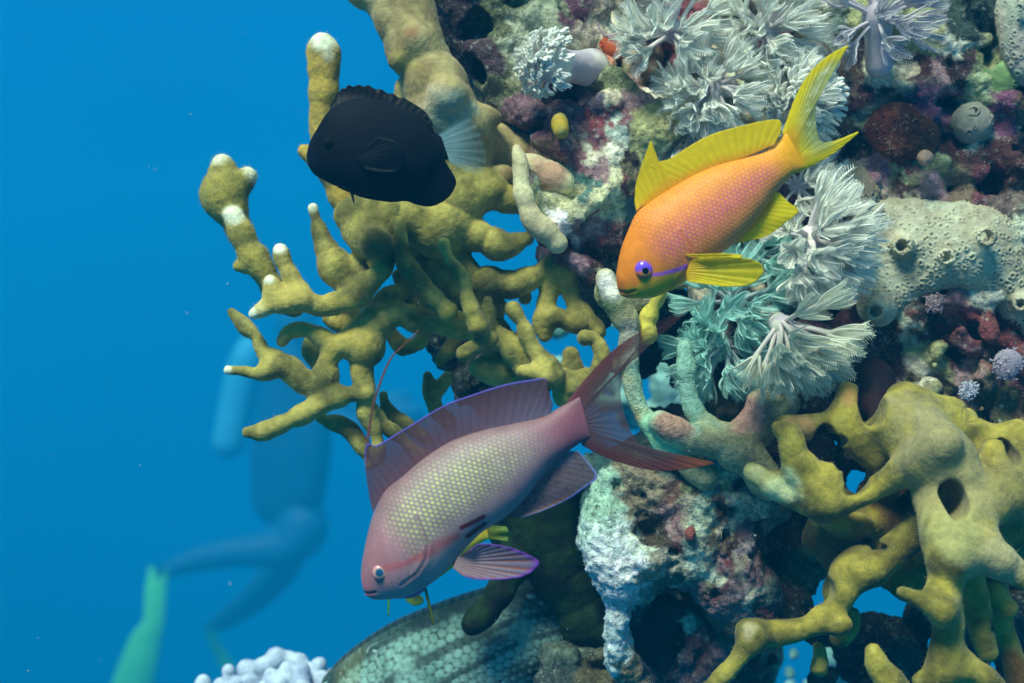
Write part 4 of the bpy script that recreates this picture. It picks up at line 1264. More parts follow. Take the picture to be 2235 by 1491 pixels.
BLK = Fish('black_fish', 'black deep-bodied reef fish with pale see-through tail by the coral ridge', [
    (668, 338, 672, 362, 4, 6), (675, 312, 684, 379, 18, 4), (690, 285, 702, 391, 30, 2), (716, 246, 735, 407, 44, 0), (748, 224, 776, 421, 52, 0), (792, 214, 824, 429, 54, 0),
    (842, 222, 872, 424, 50, 3), (886, 238, 916, 404, 42, 7), (920, 259, 946, 378, 32, 12), (944, 283, 966, 352, 22, 17), (962, 296, 978, 344, 8, 22)],
    .440, black_paint, M_black, nl=220, nc=160)
blk = lambda u, v, x, y: rgba(mix(lin((9, 11, 19)), lin((7, 9, 17)), v), .985)
sp = []
for k in range(24):
    t = k / 23
    bx_ = np.interp(t, [0, .12, .26, .42, .58, .75, .9, 1], [723, 738, 760, 800, 850, 895, 928, 944])
    by_ = np.interp(t, [0, .12, .26, .42, .58, .75, .9, 1], [222, 198, 186, 186, 202, 220, 242, 268])
    sp.append((bx_, by_ + (2.4 if k % 2 else -1.5) * (k < 17)))
BLK.fin([(718, 245), (748, 226), (792, 216), (842, 224), (886, 241), (920, 262), (946, 290)], sp + [(947, 292)], blk, nr=150, nv=20, off0=0, off1=6, name='dorsal_fin', rays=17)
BLK.fin([(776, 420), (824, 427), (872, 422), (916, 402), (946, 376), (968, 346)], [(734, 407), (790, 430), (848, 440), (885, 438), (912, 446), (941, 449), (973, 434), (991, 411), (994, 390), (974, 356)],
        blk, nr=100, nv=20, off0=4, off1=12, name='anal_fin', rays=14)
BLK.fin([(764, 418), (772, 420)], [(772, 440), (775, 451)], lambda u, v, x, y: rgba(np.repeat(lin((36, 52, 44))[None], len(u), 0), .95), nr=6, nv=10, off0=-10, off1=-10, name='pelvic_fin', rays=1)
BLK.fin([(790, 345), (786, 352), (788, 362), (800, 374)], [(830, 308), (870, 320), (890, 350), (880, 378), (840, 384), (812, 380)],
        lambda u, v, x, y: rgba(np.repeat(lin((13, 20, 30))[None], len(u), 0), .75), nr=40, nv=20, off0=-58, off1=-66, name='pectoral_fin', rays=12)
BLK.fin([(952, 290), (962, 312), (972, 334), (984, 356)], [(1012, 240), (1040, 272), (1058, 320), (1060, 352), (1048, 374), (1008, 372)],
        lambda u, v, x, y: rgba(mix(lin((170, 215, 225)), lin((180, 215, 215)), v), np.clip(.42 - .38 * v + .05 * np.cos(u * 60), .04, .8) * smooth(0, .12, u) * smooth(1, .88, u)), nr=70, nv=30, off0=20, off1=34, name='tail_fin', rays=16, ridge=.25)
M_eye_keep, M_eye = M_eye, M_black
BLK.eye(725, 318, 13, [(.6, (2, 3, 5)), (1.0, (7, 8, 14)), (1.3, (9, 11, 18))])
M_eye = M_eye_keep


# --- the grey green one low behind the coral
def grey_paint(i):
    x, y, u, v, s, h = (i[k] for k in 'xyuvsh')
    nz = n2(x, y, .02, 7)
    c = mix(lin((120, 160, 146), 1.35), lin((84, 122, 110), 1.3), smooth(-.2, .3, nz))
    d, rn = scales(s + 9 * nz, h + 7 * nz, 21, 17, True)
    d2 = scales(s + 9 * nz + 7, h + 7 * nz, 21, 17)
    c = mix(c, lin((22, 34, 32)), smooth(.30, .56, d) * smooth(.2, .4, u) * (.6 + .4 * rn) * smooth(-.7, -.1, nz))
    c = mix(c, lin((40, 62, 58)), smooth(-.02, .3, n2(x * .45, y, .03, 15)) * smooth(.2, .4, u) * .7)
    c = mix(c, lin((196, 228, 218)), (1 - smooth(.08, .28, d2)) * smooth(.35, .5, u) * smooth(.35, -.3, v) * smooth(-.35, .2, nz) * (.3 + .7 * rn))
    for hc, w in ((.42, .07), (-.02, .05), (.93, .08)):
        st = np.abs(v - hc + .05 * nz)
        c = mix(c, lin((34, 52, 50)), (1 - smooth(w * .6, w * 1.5, st)) * .8 * smooth(-.3, .1, nz + .25))
    # pale scribbles on the shoulder and scattered pale flecks
    w1 = np.abs(np.sin(x * .13 + 5 * np.sin(y * .05) + nz * 7) )
    scr = (1 - smooth(.10, .24, w1)) * (1 - smooth(.42, .62, u)) * smooth(.05, .15, v + .5) * smooth(-.15, .1, n2(x, y, .035, 9))
    c = mix(c, lin((190, 225, 215)), scr * .9)
    fl_ = smooth(.34, .42, vnoise(np.stack([x * .6, y, x * 0], 1), .07, 11))
    c = mix(c, lin((190, 225, 220)), fl_ * .9)
    c = mix(c, lin((110, 110, 60)), smooth(.1, .4, n2(x, y, .008, 12)) * .4)
    return c, (.6 - d) * 1.6 * smooth(.3, .45, u)


GRY = Fish('grey_green_fish', 'large grey-green scaled fish with dark stripes and pale scribbles, partly hidden low behind the corals', [
    (470, 1740, 500, 1790, 10, 0), (560, 1640, 640, 1770, 60, 0), (640, 1560, 760, 1760, 90, 0), (700, 1494, 840, 1720, 105, 0), (760, 1434, 910, 1670, 112, 0), (850, 1374, 990, 1610, 110, 0), (950, 1331, 1070, 1550, 100, 0), (1050, 1297, 1145, 1500, 86, 0),
    (1150, 1280, 1215, 1460, 68, 0), (1240, 1286, 1285, 1425, 48, 0), (1320, 1290, 1350, 1400, 28, 0), (1380, 1280, 1410, 1390, 12, 0)],
    .535, grey_paint, M_grey, nl=300, nc=220)


def gry_fin(u, v, x, y):
    c = mix(lin((96, 134, 124)), lin((130, 136, 124)), v)
    c = mix(c, lin((40, 60, 58)), smooth(.2, 1, np.cos(u * 26 * 2 * np.pi)) * .6)
    return rgba(c, np.clip(.95 - .3 * v, 0, 1))


GRY.fin([(700, 1496), (760, 1438), (850, 1378), (950, 1335), (1050, 1301), (1150, 1284), (1230, 1288)], [(706, 1478), (758, 1424), (848, 1362), (948, 1318), (1050, 1284), (1140, 1264), (1190, 1250), (1225, 1262)],
        gry_fin, nr=120, nv=12, name='dorsal_fin', rays=26, wave=.4)
GRY.fin([(1182, 1412), (1186, 1420)], [(1205, 1398), (1250, 1388), (1276, 1390), (1250, 1404), (1210, 1416)], lambda u, v, x, y: rgba(mix(lin((150, 200, 190)), lin((170, 210, 190)), v), .9),
        nr=30, nv=16, off0=-85, off1=-105, name='pectoral_fin', rays=8)
GRY.fin([(1384, 1284), (1400, 1335), (1408, 1386)], [(1500, 1240), (1470, 1340), (1500, 1430)], gry_fin, nr=40, nv=20, name='tail_fin', rays=16)
GRY.eye(640, 1630, 16, [(.45, (10, 14, 16)), (.8, (170, 150, 90)), (1.3, (100, 130, 120))])


# --- the little yellow one hidden behind the pink fish, only its fin tips show
def yel_paint(i):
    c = mix(lin((200, 190, 40)), lin((180, 150, 40)), smooth(-.4, .6, i['v']))
    return c, c[:, 0] * 0


YEL = Fish('yellow_fish', 'small yellow-green fish hidden behind the pink one, only fin tips showing', [
    (860, 1270, 864, 1278, 3, 0), (868, 1235, 890, 1290, 20, 0), (900, 1200, 935, 1275, 28, 0), (950, 1175, 980, 1245, 28, 0), (1000, 1160, 1020, 1210, 20, 0), (1040, 1150, 1050, 1185, 10, 0), (1062, 1146, 1068, 1176, 4, 0)],
    .436, yel_paint, M_fish, nl=80, nc=60)
YF = lambda u, v, x, y: rgba(mix(lin((130, 140, 30)), lin((120, 160, 60)), v), .85)
YEL.fin([(1058, 1146), (1066, 1176)], [(1106, 1150), (1112, 1164), (1108, 1182)], YF, nr=24, nv=16, name='tail_fin', rays=8)
YEL.fin([(884, 1286), (900, 1284)], [(886, 1312), (905, 1322), (922, 1318), (924, 1304)], YF, nr=24, nv=14, name='anal_fin', rays=5)
YEL.fin([(924, 1280), (930, 1278)], [(944, 1366), (948, 1364)], lambda u, v, x, y: rgba(np.repeat(lin((120, 140, 30))[None], len(u), 0), .95), nr=4, nv=30, off1=6, bend=4, name='pelvic_fin', rays=1, ridge=0)
YEL.fin([(846, 1290), (851, 1290)], [(846, 1344), (849, 1344)], lambda u, v, x, y: rgba(np.repeat(lin((90, 180, 90))[None], len(u), 0), .9), nr=4, nv=20, name='pelvic_fin', rays=1, ridge=0)


# ------------------------------------------------------------------ pulsing soft corals
class Acc:
    def __init__(s):
        s.v, s.f, s.c, s.n = [], [], [], 0

    def add(s, v, f, c):
        v = np.asarray(v, float)
        f = np.asarray(f) + s.n
        s.v.append(v); s.f.append(f); s.c.append(np.broadcast_to(c, (len(v), 3)))
        s.n += len(v)

    def tube(s, pts, rad, col, k=6):
        pts = np.asarray(pts, float)
        m = len(pts)
        t = np.gradient(pts, axis=0)
        t /= np.linalg.norm(t, axis=1, keepdims=True) + 1e-12
        ref = np.array([.31, .77, .12]) if abs(t[0] @ [.31, .77, .12]) < .75 else np.array([.9, -.2, .1])
        a = np.cross(t, ref); a /= np.linalg.norm(a, axis=1, keepdims=True)
        b = np.cross(t, a)
        ph = np.arange(k) / k * 2 * np.pi
        v = pts[:, None] + np.asarray(rad)[:, None, None] * (np.cos(ph)[None, :, None] * a[:, None] + np.sin(ph)[None, :, None] * b[:, None])
        i = np.arange(m - 1)[:, None] * k; j = np.arange(k)[None]
        f = np.stack([i + j, i + (j + 1) % k, i + k + (j + 1) % k, i + k + j], -1).reshape(-1, 4)
        s.add(v.reshape(-1, 3), f, col if np.ndim(col) == 1 else np.repeat(col, k, 0))

    def mesh(s, name, m):
        return make_mesh(name, np.concatenate(s.v), np.concatenate(s.f), m, np.concatenate(s.c))


def polyp_mesh(seed, opening, tint, fat=False, droop=0.0):
    """one polyp: stem from the origin along +Z (length 1) and eight feathered tentacles (length about 1)"""
    g = np.random.default_rng(seed)
    A_ = Acc()
    stemc = mix(lin((212, 196, 206)), lin(tint), .35)
    tc_ = lin(tint)
    zz = np.linspace(0, 1, 7)
    A_.tube(np.stack([.05 * np.sin(zz * 3 + seed), .05 * np.sin(zz * 2), zz], 1), np.interp(zz, [0, .7, 1], [.090, .075, .12]), mix(stemc, tc_, zz * .6), 8)
    for k in range(8):
        az = k / 8 * 2 * np.pi + g.uniform(-.2, .2)
        op = opening * g.uniform(.75, 1.25)
        L = g.uniform(.85, 1.1) * (.75 if fat else 1)
        q = np.linspace(0, 1, 11)
        if fat:
            ang = op * (1 - .3 * q)
        else:
            ang = (op * (1.35 - 1.25 * q) if opening < .6 else op * (.5 + .8 * q - 1.0 * q * q)) + droop * q * q + g.normal() * .10 + .35 * np.sin(q * 4 + g.uniform(0, 6)) * q
        dr = np.concatenate([[0], np.cumsum(np.sin(ang[:-1]))]) * L / 10
        dz = np.concatenate([[0], np.cumsum(np.cos(ang[:-1]))]) * L / 10
        rd = np.array([np.cos(az), np.sin(az), 0])
        tg = np.array([-np.sin(az), np.cos(az), 0])
        pts = rd[None] * (.07 + dr)[:, None] + np.array([0, 0, 1.0])[None] * (.98 + dz)[:, None] + tg[None] * (.30 * g.uniform(-1, 1) * q * q)[:, None] + np.array([.30, .1, 0])[None] * (q * q)[:, None]
        rad = np.interp(q, [0, .4, .8, 1], [.075, .085, .095, .05] if fat else [.072, .046, .030, .014])
        A_.tube(pts, rad, mix(mix(stemc, tc_, .7), tc_ * 1.05, q), 6)
        if fat:
            for t in np.linspace(.15, .95, 6):
                p = np.array([np.interp(t, q, pts[:, c]) for c in range(3)])
                for sgn in (-1, 1):
                    e = p + tg * sgn * .13 + rd * .02
                    A_.tube([p, p * .4 + e * .6, e], [.04, .045, .02], tc_ * 1.05, 4)
            continue
        nq = 16
        tq = np.linspace(.10, .99, nq)
        p = np.stack([np.interp(tq, q, pts[:, c]) for c in range(3)], 1)
        d = np.gradient(p, axis=0); d /= np.linalg.norm(d, axis=1, keepdims=True)
        nrm = np.cross(d, tg)
        i = np.arange(nq)[:, None] * 4
        for sgn in (-1, 1):
            ln = np.interp(tq, [.1, .3, .7, 1], [.10, .27, .27, .12]) * g.uniform(.8, 1.15, nq)
            tip = p + (tg[None] * sgn * .80 + d * .60) * ln[:, None] + nrm * ln[:, None] * .35
            w = .010
            V = np.stack([p - d * w, p + d * w, tip + d * .007, tip - d * .007], 1).reshape(-1, 3)
            V2 = np.stack([p + nrm * w, p - nrm * w, tip - nrm * .007, tip + nrm * .007], 1).reshape(-1, 3)
            A_.add(V, i + [0, 1, 2, 3], tc_ * 1.1)
            A_.add(V2, i + [0, 1, 2, 3], tc_ * 1.1)
    return A_.mesh('polyp', M_xenia)


TINTS = {'white': (242, 253, 230), 'grey': (214, 210, 212), 'teal': (180, 228, 216), 'cream': (240, 240, 214)}  # teal puts the shade on the shaded colonies into their colour
PM = {}
for nm, tint in TINTS.items():
    PM[nm, 'open'] = [polyp_mesh(i, .85, tint) for i in (1, 2, 3)]
    PM[nm, 'tulip'] = [polyp_mesh(i, .42, tint) for i in (4, 5, 6)]
    PM[nm, 'droop'] = [polyp_mesh(i, .50, tint, droop=.25) for i in (7, 8)]
PM['white', 'fat'] = [polyp_mesh(i, .55, TINTS['white'], fat=True) for i in (11, 12, 13)]


def soft_coral(label, px, py, d, rbase, axis, n, spread, tint, kinds, size, stem, root_to, seed, bias=None):
    """a stalk that carries a dome of polyps; size = tentacle length, stem = stem length, in photo pixels"""
    g = np.random.default_rng(seed)
    ctr = P(px, py, d)
    u = KPX * d
    root = empty('soft_coral', P(root_to[0], root_to[1], root_to[2]), label=label, category='soft coral', group='pulsing soft corals')
    F = Field(0.0012)
    F.tube([(root_to[0], root_to[1], rbase * root_to[3], root_to[2]), ((px + root_to[0]) / 2, (py + root_to[1]) / 2, rbase * .85, (d + root_to[2]) / 2), (px, py, rbase, d)])
    v, f = F.build(0.0009, lumps=((0.0006, 0.005),))
    link('stalk', make_mesh('stalk', v, f, M_stalk, mix(lin((200, 190, 200)), lin(TINTS[tint]), smooth(-.2, .2, fbm(v, 150, 2, seed)))), root)
    ax = np.array(axis, float); ax /= np.linalg.norm(ax)
    t1 = np.cross(ax, [0.1, .2, 1]); t1 /= np.linalg.norm(t1)
    t2 = np.cross(ax, t1)
    for k in range(n):
        z = 1 - (k + .5) / n * (1 - math.cos(spread))
        a = k * 2.39996 + g.uniform(-.35, .35)
        r = math.sqrt(max(0, 1 - z * z))
        dirv = ax * z + t1 * r * math.cos(a) + t2 * r * math.sin(a)
        dirv = dirv + g.normal(size=3) * .12
        dirv /= np.linalg.norm(dirv)
        base = ctr + dirv * rbase * u * .75
        if bias is not None:
            dirv = dirv + np.array(bias) * g.uniform(.4, 1.0)
            dirv /= np.linalg.norm(dirv)
        kind = kinds[int(g.integers(len(kinds)))]
        ms = PM[tint, kind]
        o = bpy.data.objects.new('polyp', ms[int(g.integers(len(ms)))])
        COL.objects.link(o)
        o.parent = root
        q = Vector(dirv).to_track_quat('Z', 'Y')
        o.matrix_parent_inverse = Matrix.Translation(-root.location)
        sz = size * u * g.uniform(.8, 1.2)
        o.rotation_mode = 'QUATERNION'
        o.rotation_quaternion = q @ Vector((0, 0, 1)).rotation_difference(Vector((0, 0, 1)))
        o.rotation_quaternion = q
        o.scale = (sz, sz, sz * .5 + stem * u * .5)
        o.location = Vector([float(c) for c in base])
    return root


SC = [
    ('white contracted soft coral of fat finger polyps on a smooth stalk, upper middle', 1205, 142, .476, 40, (-.75, -.5, .1), 44, 1.5, 'white', ['fat'], 34, 24, (1290, 150, .492, 1.05), 1, None),
    ('open white feathery soft coral at the top edge, left of its neighbours', 1470, 70, .482, 26, (-.1, -.9, .2), 23, 1.45, 'white', ['open', 'open', 'tulip'], 59, 74, (1500, 90, .51, .8), 2, None),
    ('dense white soft coral tuft directly above the orange fish dorsal fin', 1560, 190, .480, 26, (-.1, -.9, -.05), 24, 1.4, 'white', ['tulip', 'open'], 57, 65, (1590, 190, .51, .8), 3, (0, 0, -.35)),
    ('white soft coral tuft right of two others near the top edge', 1672, 66, .484, 26, (.1, -.9, .15), 23, 1.45, 'white', ['open', 'tulip'], 57, 70, (1680, 80, .51, .8), 4, None),
    ('bright white soft coral behind the orange fish tail', 1745, 215, .478, 34, (.0, -.9, .1), 46, 1.45, 'white', ['tulip', 'fat'], 44, 42, (1760, 220, .51, .9), 5, (.1, 0, 0)),
    ('pinkish grey soft coral on a hanging stalk at the top right', 1915, 38, .480, 34, (.0, -.75, .35), 20, 1.55, 'grey', ['open', 'tulip'], 53, 79, (1918, 140, .487, .9), 6, None),
    ('largest white soft coral, lower right of the orange fish, beside the pale sponge', 1772, 520, .474, 32, (.25, -.85, -.1), 31, 1.45, 'white', ['tulip', 'tulip', 'open'], 63, 72, (1790, 545, .51, .9), 7, (.35, 0, -.3)),
    ('drooping cream soft coral with polyps fanned downwards over yellow coral', 1708, 712, .462, 26, (.25, -.8, -.45), 22, 1.35, 'cream', ['tulip', 'droop'], 63, 101, (1680, 690, .50, .9), 8, (.5, 0, -.8)),
    ('shaded teal soft coral under the orange fish side fin', 1600, 660, .488, 28, (-.1, -.9, -.1), 23, 1.45, 'teal', ['open', 'tulip'], 55, 67, (1620, 660, .52, .9), 9, (0, 0, -.2)),
    ('shaded teal soft coral with long bare stems, left of the drooping cream one', 1580, 755, .486, 22, (-.3, -.85, -.2), 18, 1.5, 'teal', ['open', 'droop'], 49, 77, (1610, 750, .52, .9), 10, (-.1, 0, -.35)),
    ('small white soft coral peeping out between the orange fish and the sponge', 1740, 405, .492, 22, (.2, -.9, .0), 16, 1.45, 'white', ['open', 'tulip'], 47, 53, (1740, 410, .515, .9), 11, None),
    ('small white soft coral tuft just above the orange fish front dorsal fin', 1510, 285, .490, 20, (-.2, -.9, -.1), 15, 1.45, 'white', ['tulip', 'open'], 45, 50, (1530, 285, .515, .9), 12, (0, 0, -.3)),
    ('dim teal soft coral in shade between the orange fish fins', 1650, 560, .498, 26, (-.1, -.9, -.1), 19, 1.45, 'teal', ['open', 'tulip'], 53, 62, (1660, 560, .525, .9), 13, None),
]
for a in SC:
    soft_coral(*a)

# ------------------------------------------------------------------ sponges and other growths on the wall
def sponge(label, balls, oscula, pores, pore_r, body, seed, vox=0.00042, tubes=(), k=0.0022, name='sponge', cat='sponge', group=None, lump=.0006, m=None):
    F = Field(k)
    for b in balls:
        F.ball(*b)
    for t in tubes:
        F.tube(t)
    for x, y, r, d in oscula:
        F.ball(x, y, r * 1.3, d, 1, .8, 1)
    for x, y, r, d in oscula:
        F.cut(x, y, r, d - r * KPX * d * .9, 1, 3.2, 1)
    v, f = F.build(vox, lumps=((lump, 0.006),))
    n = vnormals(v, f)
    g = np.random.default_rng(seed)
    c = mix(lin(body[0], 1.1), lin(body[1], 1.1), smooth(-.3, .35, fbm(v, 140, 3, seed)))
    if pores:
        cand = v[(n[:, 1] < .1)]
        sel = []
        R_ = pore_r * KPX * .5
        for q in cand[g.permutation(len(cand))[:pores * 14]]:
            if len(sel) >= pores:
                break
            if all(((q - t) ** 2).sum() > (2.3 * R_) ** 2 for t in sel[-400:]):
                sel.append(q)
        disp = np.zeros(len(v))
        for q in sel:
            rr = R_ * g.uniform(.55, 1.15)
            mm = np.where(((v - q) ** 2).sum(1) < (2.4 * rr) ** 2)[0]
            dd = np.linalg.norm(v[mm] - q, axis=1) / rr
            disp[mm] += rr * (.55 * np.exp(-((dd - 1.0) / .4) ** 2) - 1.1 * np.exp(-(dd / .5) ** 2))
        v = v + n * disp[:, None]
    v = v + n * (0.0003 * fbm(v, 500, 2, seed + 3))[:, None]
    o = link(name, make_mesh(name, v, f, m or M_sponge, c), None, label=label, category=cat)
    if group:
        o['group'] = group
    return o


sponge('broad pale green sponge with round openings and many rimmed pores',
       [(1900, 500, 60, .50, 1.2, .6, 1), (1960, 525, 74, .497, 1, .6, 1), (2040, 530, 80, .495, 1, .55, 1), (2110, 535, 76, .493, 1, .6, 1), (2160, 530, 62, .493, 1, .6, 1), (2190, 590, 52, .495, 1, .7, 1),
        (2232, 650, 56, .497, 1, .7, 1), (1985, 590, 60, .497, 1, .6, 1), (1925, 640, 48, .496, 1, .7, 1), (1915, 676, 30, .494, 1, .8, 1), (1880, 560, 56, .50, 1, .6, 1), (2290, 720, 60, .50)],
       [(1970, 536, 14, .485), (2067, 561, 12, .481), (2155, 516, 14, .479), (1913, 680, 14, .487), (2230, 664, 11, .487), (1925, 468, 8, .492)], 1000, 4.6, ((192, 194, 164), (164, 158, 130)), 51)
sponge('beige rounded sponge lump between the orange fish tail and the pale sponge', [(1838, 408, 56, .496, 1, .6, .9), (1790, 398, 38, .498, 1, .7, 1), (1872, 432, 42, .496, 1, .7, 1)], [(1815, 400, 6, .485)], 60, 5, ((160, 140, 110), (120, 130, 110)), 52)
sponge('grey ball sponge with one dark opening on maroon rock, upper right', [(2122, 270, 45, .497, 1, .9, 1.05)], [(2127, 242, 8, .484)], 16, 5, ((150, 146, 128), (120, 124, 112)), 53)
sponge('tiny beige button sponge left of and below the grey ball sponge', [(2020, 345, 18, .485, 1, .9, 1)], [(2014, 352, 4, .480)], 0, 5, ((170, 140, 120), (150, 130, 110)), 54, k=.0012)
sponge('pale grey sponge clinging to the upper right corner', [(2230, 60, 50, .492, .9, .7, 1.6), (2245, 130, 46, .494, .9, .7, 1.2), (2215, 20, 36, .494, 1, .7, 1)], [(2226, 16, 6, .482)], 120, 4.5, ((176, 170, 152), (150, 160, 140)), 55)
sponge('maroon crust sponge disc, behind the orange fish tail tips', [(1940, 290, 46, .4935, 1.1, .3, .95), (1975, 265, 36, .4935, 1.2, .3, .8), (1965, 325, 30, .4935, 1.2, .3, .7), (2010, 290, 26, .4935, 1.2, .3, .7)], [], 40, 4, ((104, 60, 36), (74, 30, 28)), 56, k=.0012, lump=.0022, m=M_reef)
sponge('black sponge lobe hanging beside the drooping cream soft coral', [(1905, 830, 44, .490, 1, .6, 1.1), (1912, 880, 30, .484, .8, .6, 1.3), (1910, 925, 15, .478, 1, .7, 1.2), (1940, 890, 26, .486, 1, .6, .8)], [], 0, 5, ((60, 32, 32), (22, 18, 24)), 57)
sponge('dark smooth sponge in the hollow of the lower reef column', [(1410, 1370, 52, .500, 1.1, .5, 1.0), (1450, 1345, 34, .50, 1, .5, 1), (1390, 1340, 26, .50, 1, .5, 1)], [], 0, 5, ((26, 40, 46), (20, 26, 30)), 58)
sponge('lobed green crust near the pale corner sponge', [(2165, 180, 15, .495, 1.2, .4, .8), (2190, 155, 17, .494, 1, .4, 1), (2186, 185, 13, .494, 1, .4, .9), (2213, 170, 15, .494, 1, .4, 1), (2150, 158, 10, .495, 1, .5, 1), (2205, 140, 12, .494, 1, .4, 1), (2172, 205, 10, .495, 1, .4, 1.2), (2225, 150, 10, .494, 1, .4, 1)], [], 10, 4,
       ((130, 165, 100), (100, 130, 80)), 59, k=.0007, name='encrusting_sponge', cat='crust')
sponge('small yellow egg-shaped growth right of the coral ridge', [(1222, 268, 20, .474, .9, .9, 1.15), (1226, 285, 16, .472, .9, .9, 1)], [], 0, 4, ((176, 150, 40), (140, 140, 90)), 60, k=.001, name='sea_squirt', cat='sea squirt')
sponge('bright orange crust patch behind the contracted white soft coral', [(1335, 98, 24, .49, 1, .6, .8), (1350, 110, 20, .488, 1, .6, .9)], [], 6, 5, ((190, 86, 30), (150, 60, 24)), 61, k=.0012, name='encrusting_sponge', cat='crust')
sponge('pinkish brown pit-shaped growth on the lower reef column', [(1506, 1166, 16, .466, .8, .9, 1.1)], [(1506, 1164, 7, .460)], 0, 5, ((150, 84, 74), (130, 66, 60)), 62, k=.0008, name='sea_squirt', cat='sea squirt')


def crust(label, px, py, d, r, seed, colr=(205, 210, 222)):
    """white crystal-like crust: a mat of tiny starry tufts"""
    g = np.random.default_rng(seed)
    A_ = Acc()
    u = KPX * d
    for k in range(int(r * 4)):
        a, q = g.uniform(0, 2 * np.pi), r * math.sqrt(g.random()) * g.uniform(.7, 1.1)
        c0 = P(px + q * math.cos(a), py + q * math.sin(a), d - r * u * .35 * (1 - (q / r) ** 2))
        for m in range(5):
            e = c0 + np.array([g.normal(), -abs(g.normal()) * .8, g.normal()]) * 3.2 * u
            A_.tube([c0, (c0 + e) / 2, e], np.array([2.0, 1.6, .6]) * u, lin(colr) * g.uniform(.6, 1.05), 4)
    F = Field(0.0008)
    F.ball(px, py, r * .95, d, 1, .4, 1)
    v, f = F.build(0.0008, lumps=((.0006, .004),))
    A_.add(v, f, lin(colr) * .6)
    link('crust', A_.mesh('crust', M_knob), None, label=label, category='crust', group='white crusts')


crust('small round white crystalline crust below the maroon rock', 2113, 852, .487, 22, 71)
crust('larger loose white crust at the right edge, above the yellow coral', 2200, 795, .49, 36, 72, (190, 180, 195))
crust('whitish crust on pink rock right under the pale sponge', 2040, 660, .492, 22, 73, (170, 150, 155))

# a pale forked worm-like strand beside the orange crust
A_ = Acc()
for pts in ([(1302, 50), (1310, 64), (1322, 78), (1340, 76), (1352, 68)], [(1322, 78), (1335, 82), (1356, 74)]):
    q = catmull(pts, .2)
    A_.tube([P(a, b, .478) for a, b in q], np.interp(np.linspace(0, 1, len(q)), [0, .5, 1], [1.6, 3.2, 2.4]) * KPX * .478, lin((190, 160, 165)), 8)
link('worm', A_.mesh('worm', M_stalk), None, label='thin pale pink forked strand over dark rock near the orange crust', category='worm')

# tiny turf and grains caught on the rock
def turf(name, src, n, L, colr, seed, w=.00012):
    o = bpy.data.objects[src]
    me = o.data
    v = np.zeros(len(me.vertices) * 3, np.float32); me.vertices.foreach_get('co', v); v = v.reshape(-1, 3).astype(float)
    nn = np.zeros(len(v) * 3, np.float32); me.vertices.foreach_get('normal', nn); nn = nn.reshape(-1, 3).astype(float)
    g = np.random.default_rng(seed)
    ok = np.where((nn[:, 1] < .3) & (vnoise(v, 160, seed) > -.02))[0]
    k = g.choice(ok, n)
    p, q = v[k], nn[k]
    a = np.cross(q, g.normal(size=(n, 3))); a /= np.linalg.norm(a, axis=1, keepdims=True)
    b = np.cross(q, a)
    ln = L * g.uniform(.4, 1.3, (n, 1))
    tip = p + (q + a * g.uniform(-1, 1, (n, 1)) + b * g.uniform(-.6, .6, (n, 1))) * ln
    V = np.stack([p - a * w, p + a * w, p + b * w, tip], 1).reshape(-1, 3)
    i = np.arange(n)[:, None] * 4
    T = np.concatenate([i + [0, 1, 3], i + [1, 2, 3], i + [2, 0, 3]])
    c = np.repeat(lin(colr)[None] * g.uniform(.4, 1.2, (n, 1)), 4, 0)
    link(name, make_mesh(name, V, T, M_hair, c), None, kind='stuff')


turf('turf_algae', 'reef', 9000, .0016, (140, 150, 90), 81)
turf('turf_algae', 'reef.001', 5000, .0014, (120, 140, 95), 82)

# ------------------------------------------------------------------ bluish finger coral at the bottom edge
F = Field(0.0012)
g = np.random.default_rng(5)
for x, y, r, d in ((443, 1488, 15, .60), (480, 1492, 14, .59), (499, 1463, 14, .60), (536, 1457, 19, .598), (573, 1452, 17, .60), (600, 1432, 18, .604), (630, 1437, 13, .606), (655, 1444, 16, .604),
                   (698, 1449, 17, .602), (624, 1458, 15, .592), (660, 1462, 15, .592), (704, 1480, 16, .594), (548, 1484, 16, .588), (590, 1470, 14, .59), (610, 1492, 16, .586), (660, 1495, 16, .586), (725, 1470, 12, .604), (515, 1490, 15, .588)):
    bx_, by_ = 585 + (x - 585) * .35, 1640
    F.tube([(x, y, r * .95, d), (x * .75 + bx_ * .25, y * .75 + by_ * .25, r * .86, d + .004), (x * .4 + bx_ * .6, y * .4 + by_ * .6, r, d + .012), (bx_, by_, r * 1.2, .615)])
    for m in range(3):
        F.ball(x + g.uniform(-14, 14), y + g.uniform(8, 34), r * .55, d - .001)
coral('finger_coral', 'low clump of pale blue-grey finger coral at the bottom edge, beside the grey fish', 'finger corals', F, 0.0006, [], 91, body=((168, 186, 200), (132, 148, 172)), m=M_knob, amp=.8)

# ------------------------------------------------------------------ the diver far off in the blue
DV = 7.0
def dz(pts):
    return [(p[0], p[1], p[2], DV + (p[3] if len(p) > 3 else 0)) for p in pts]


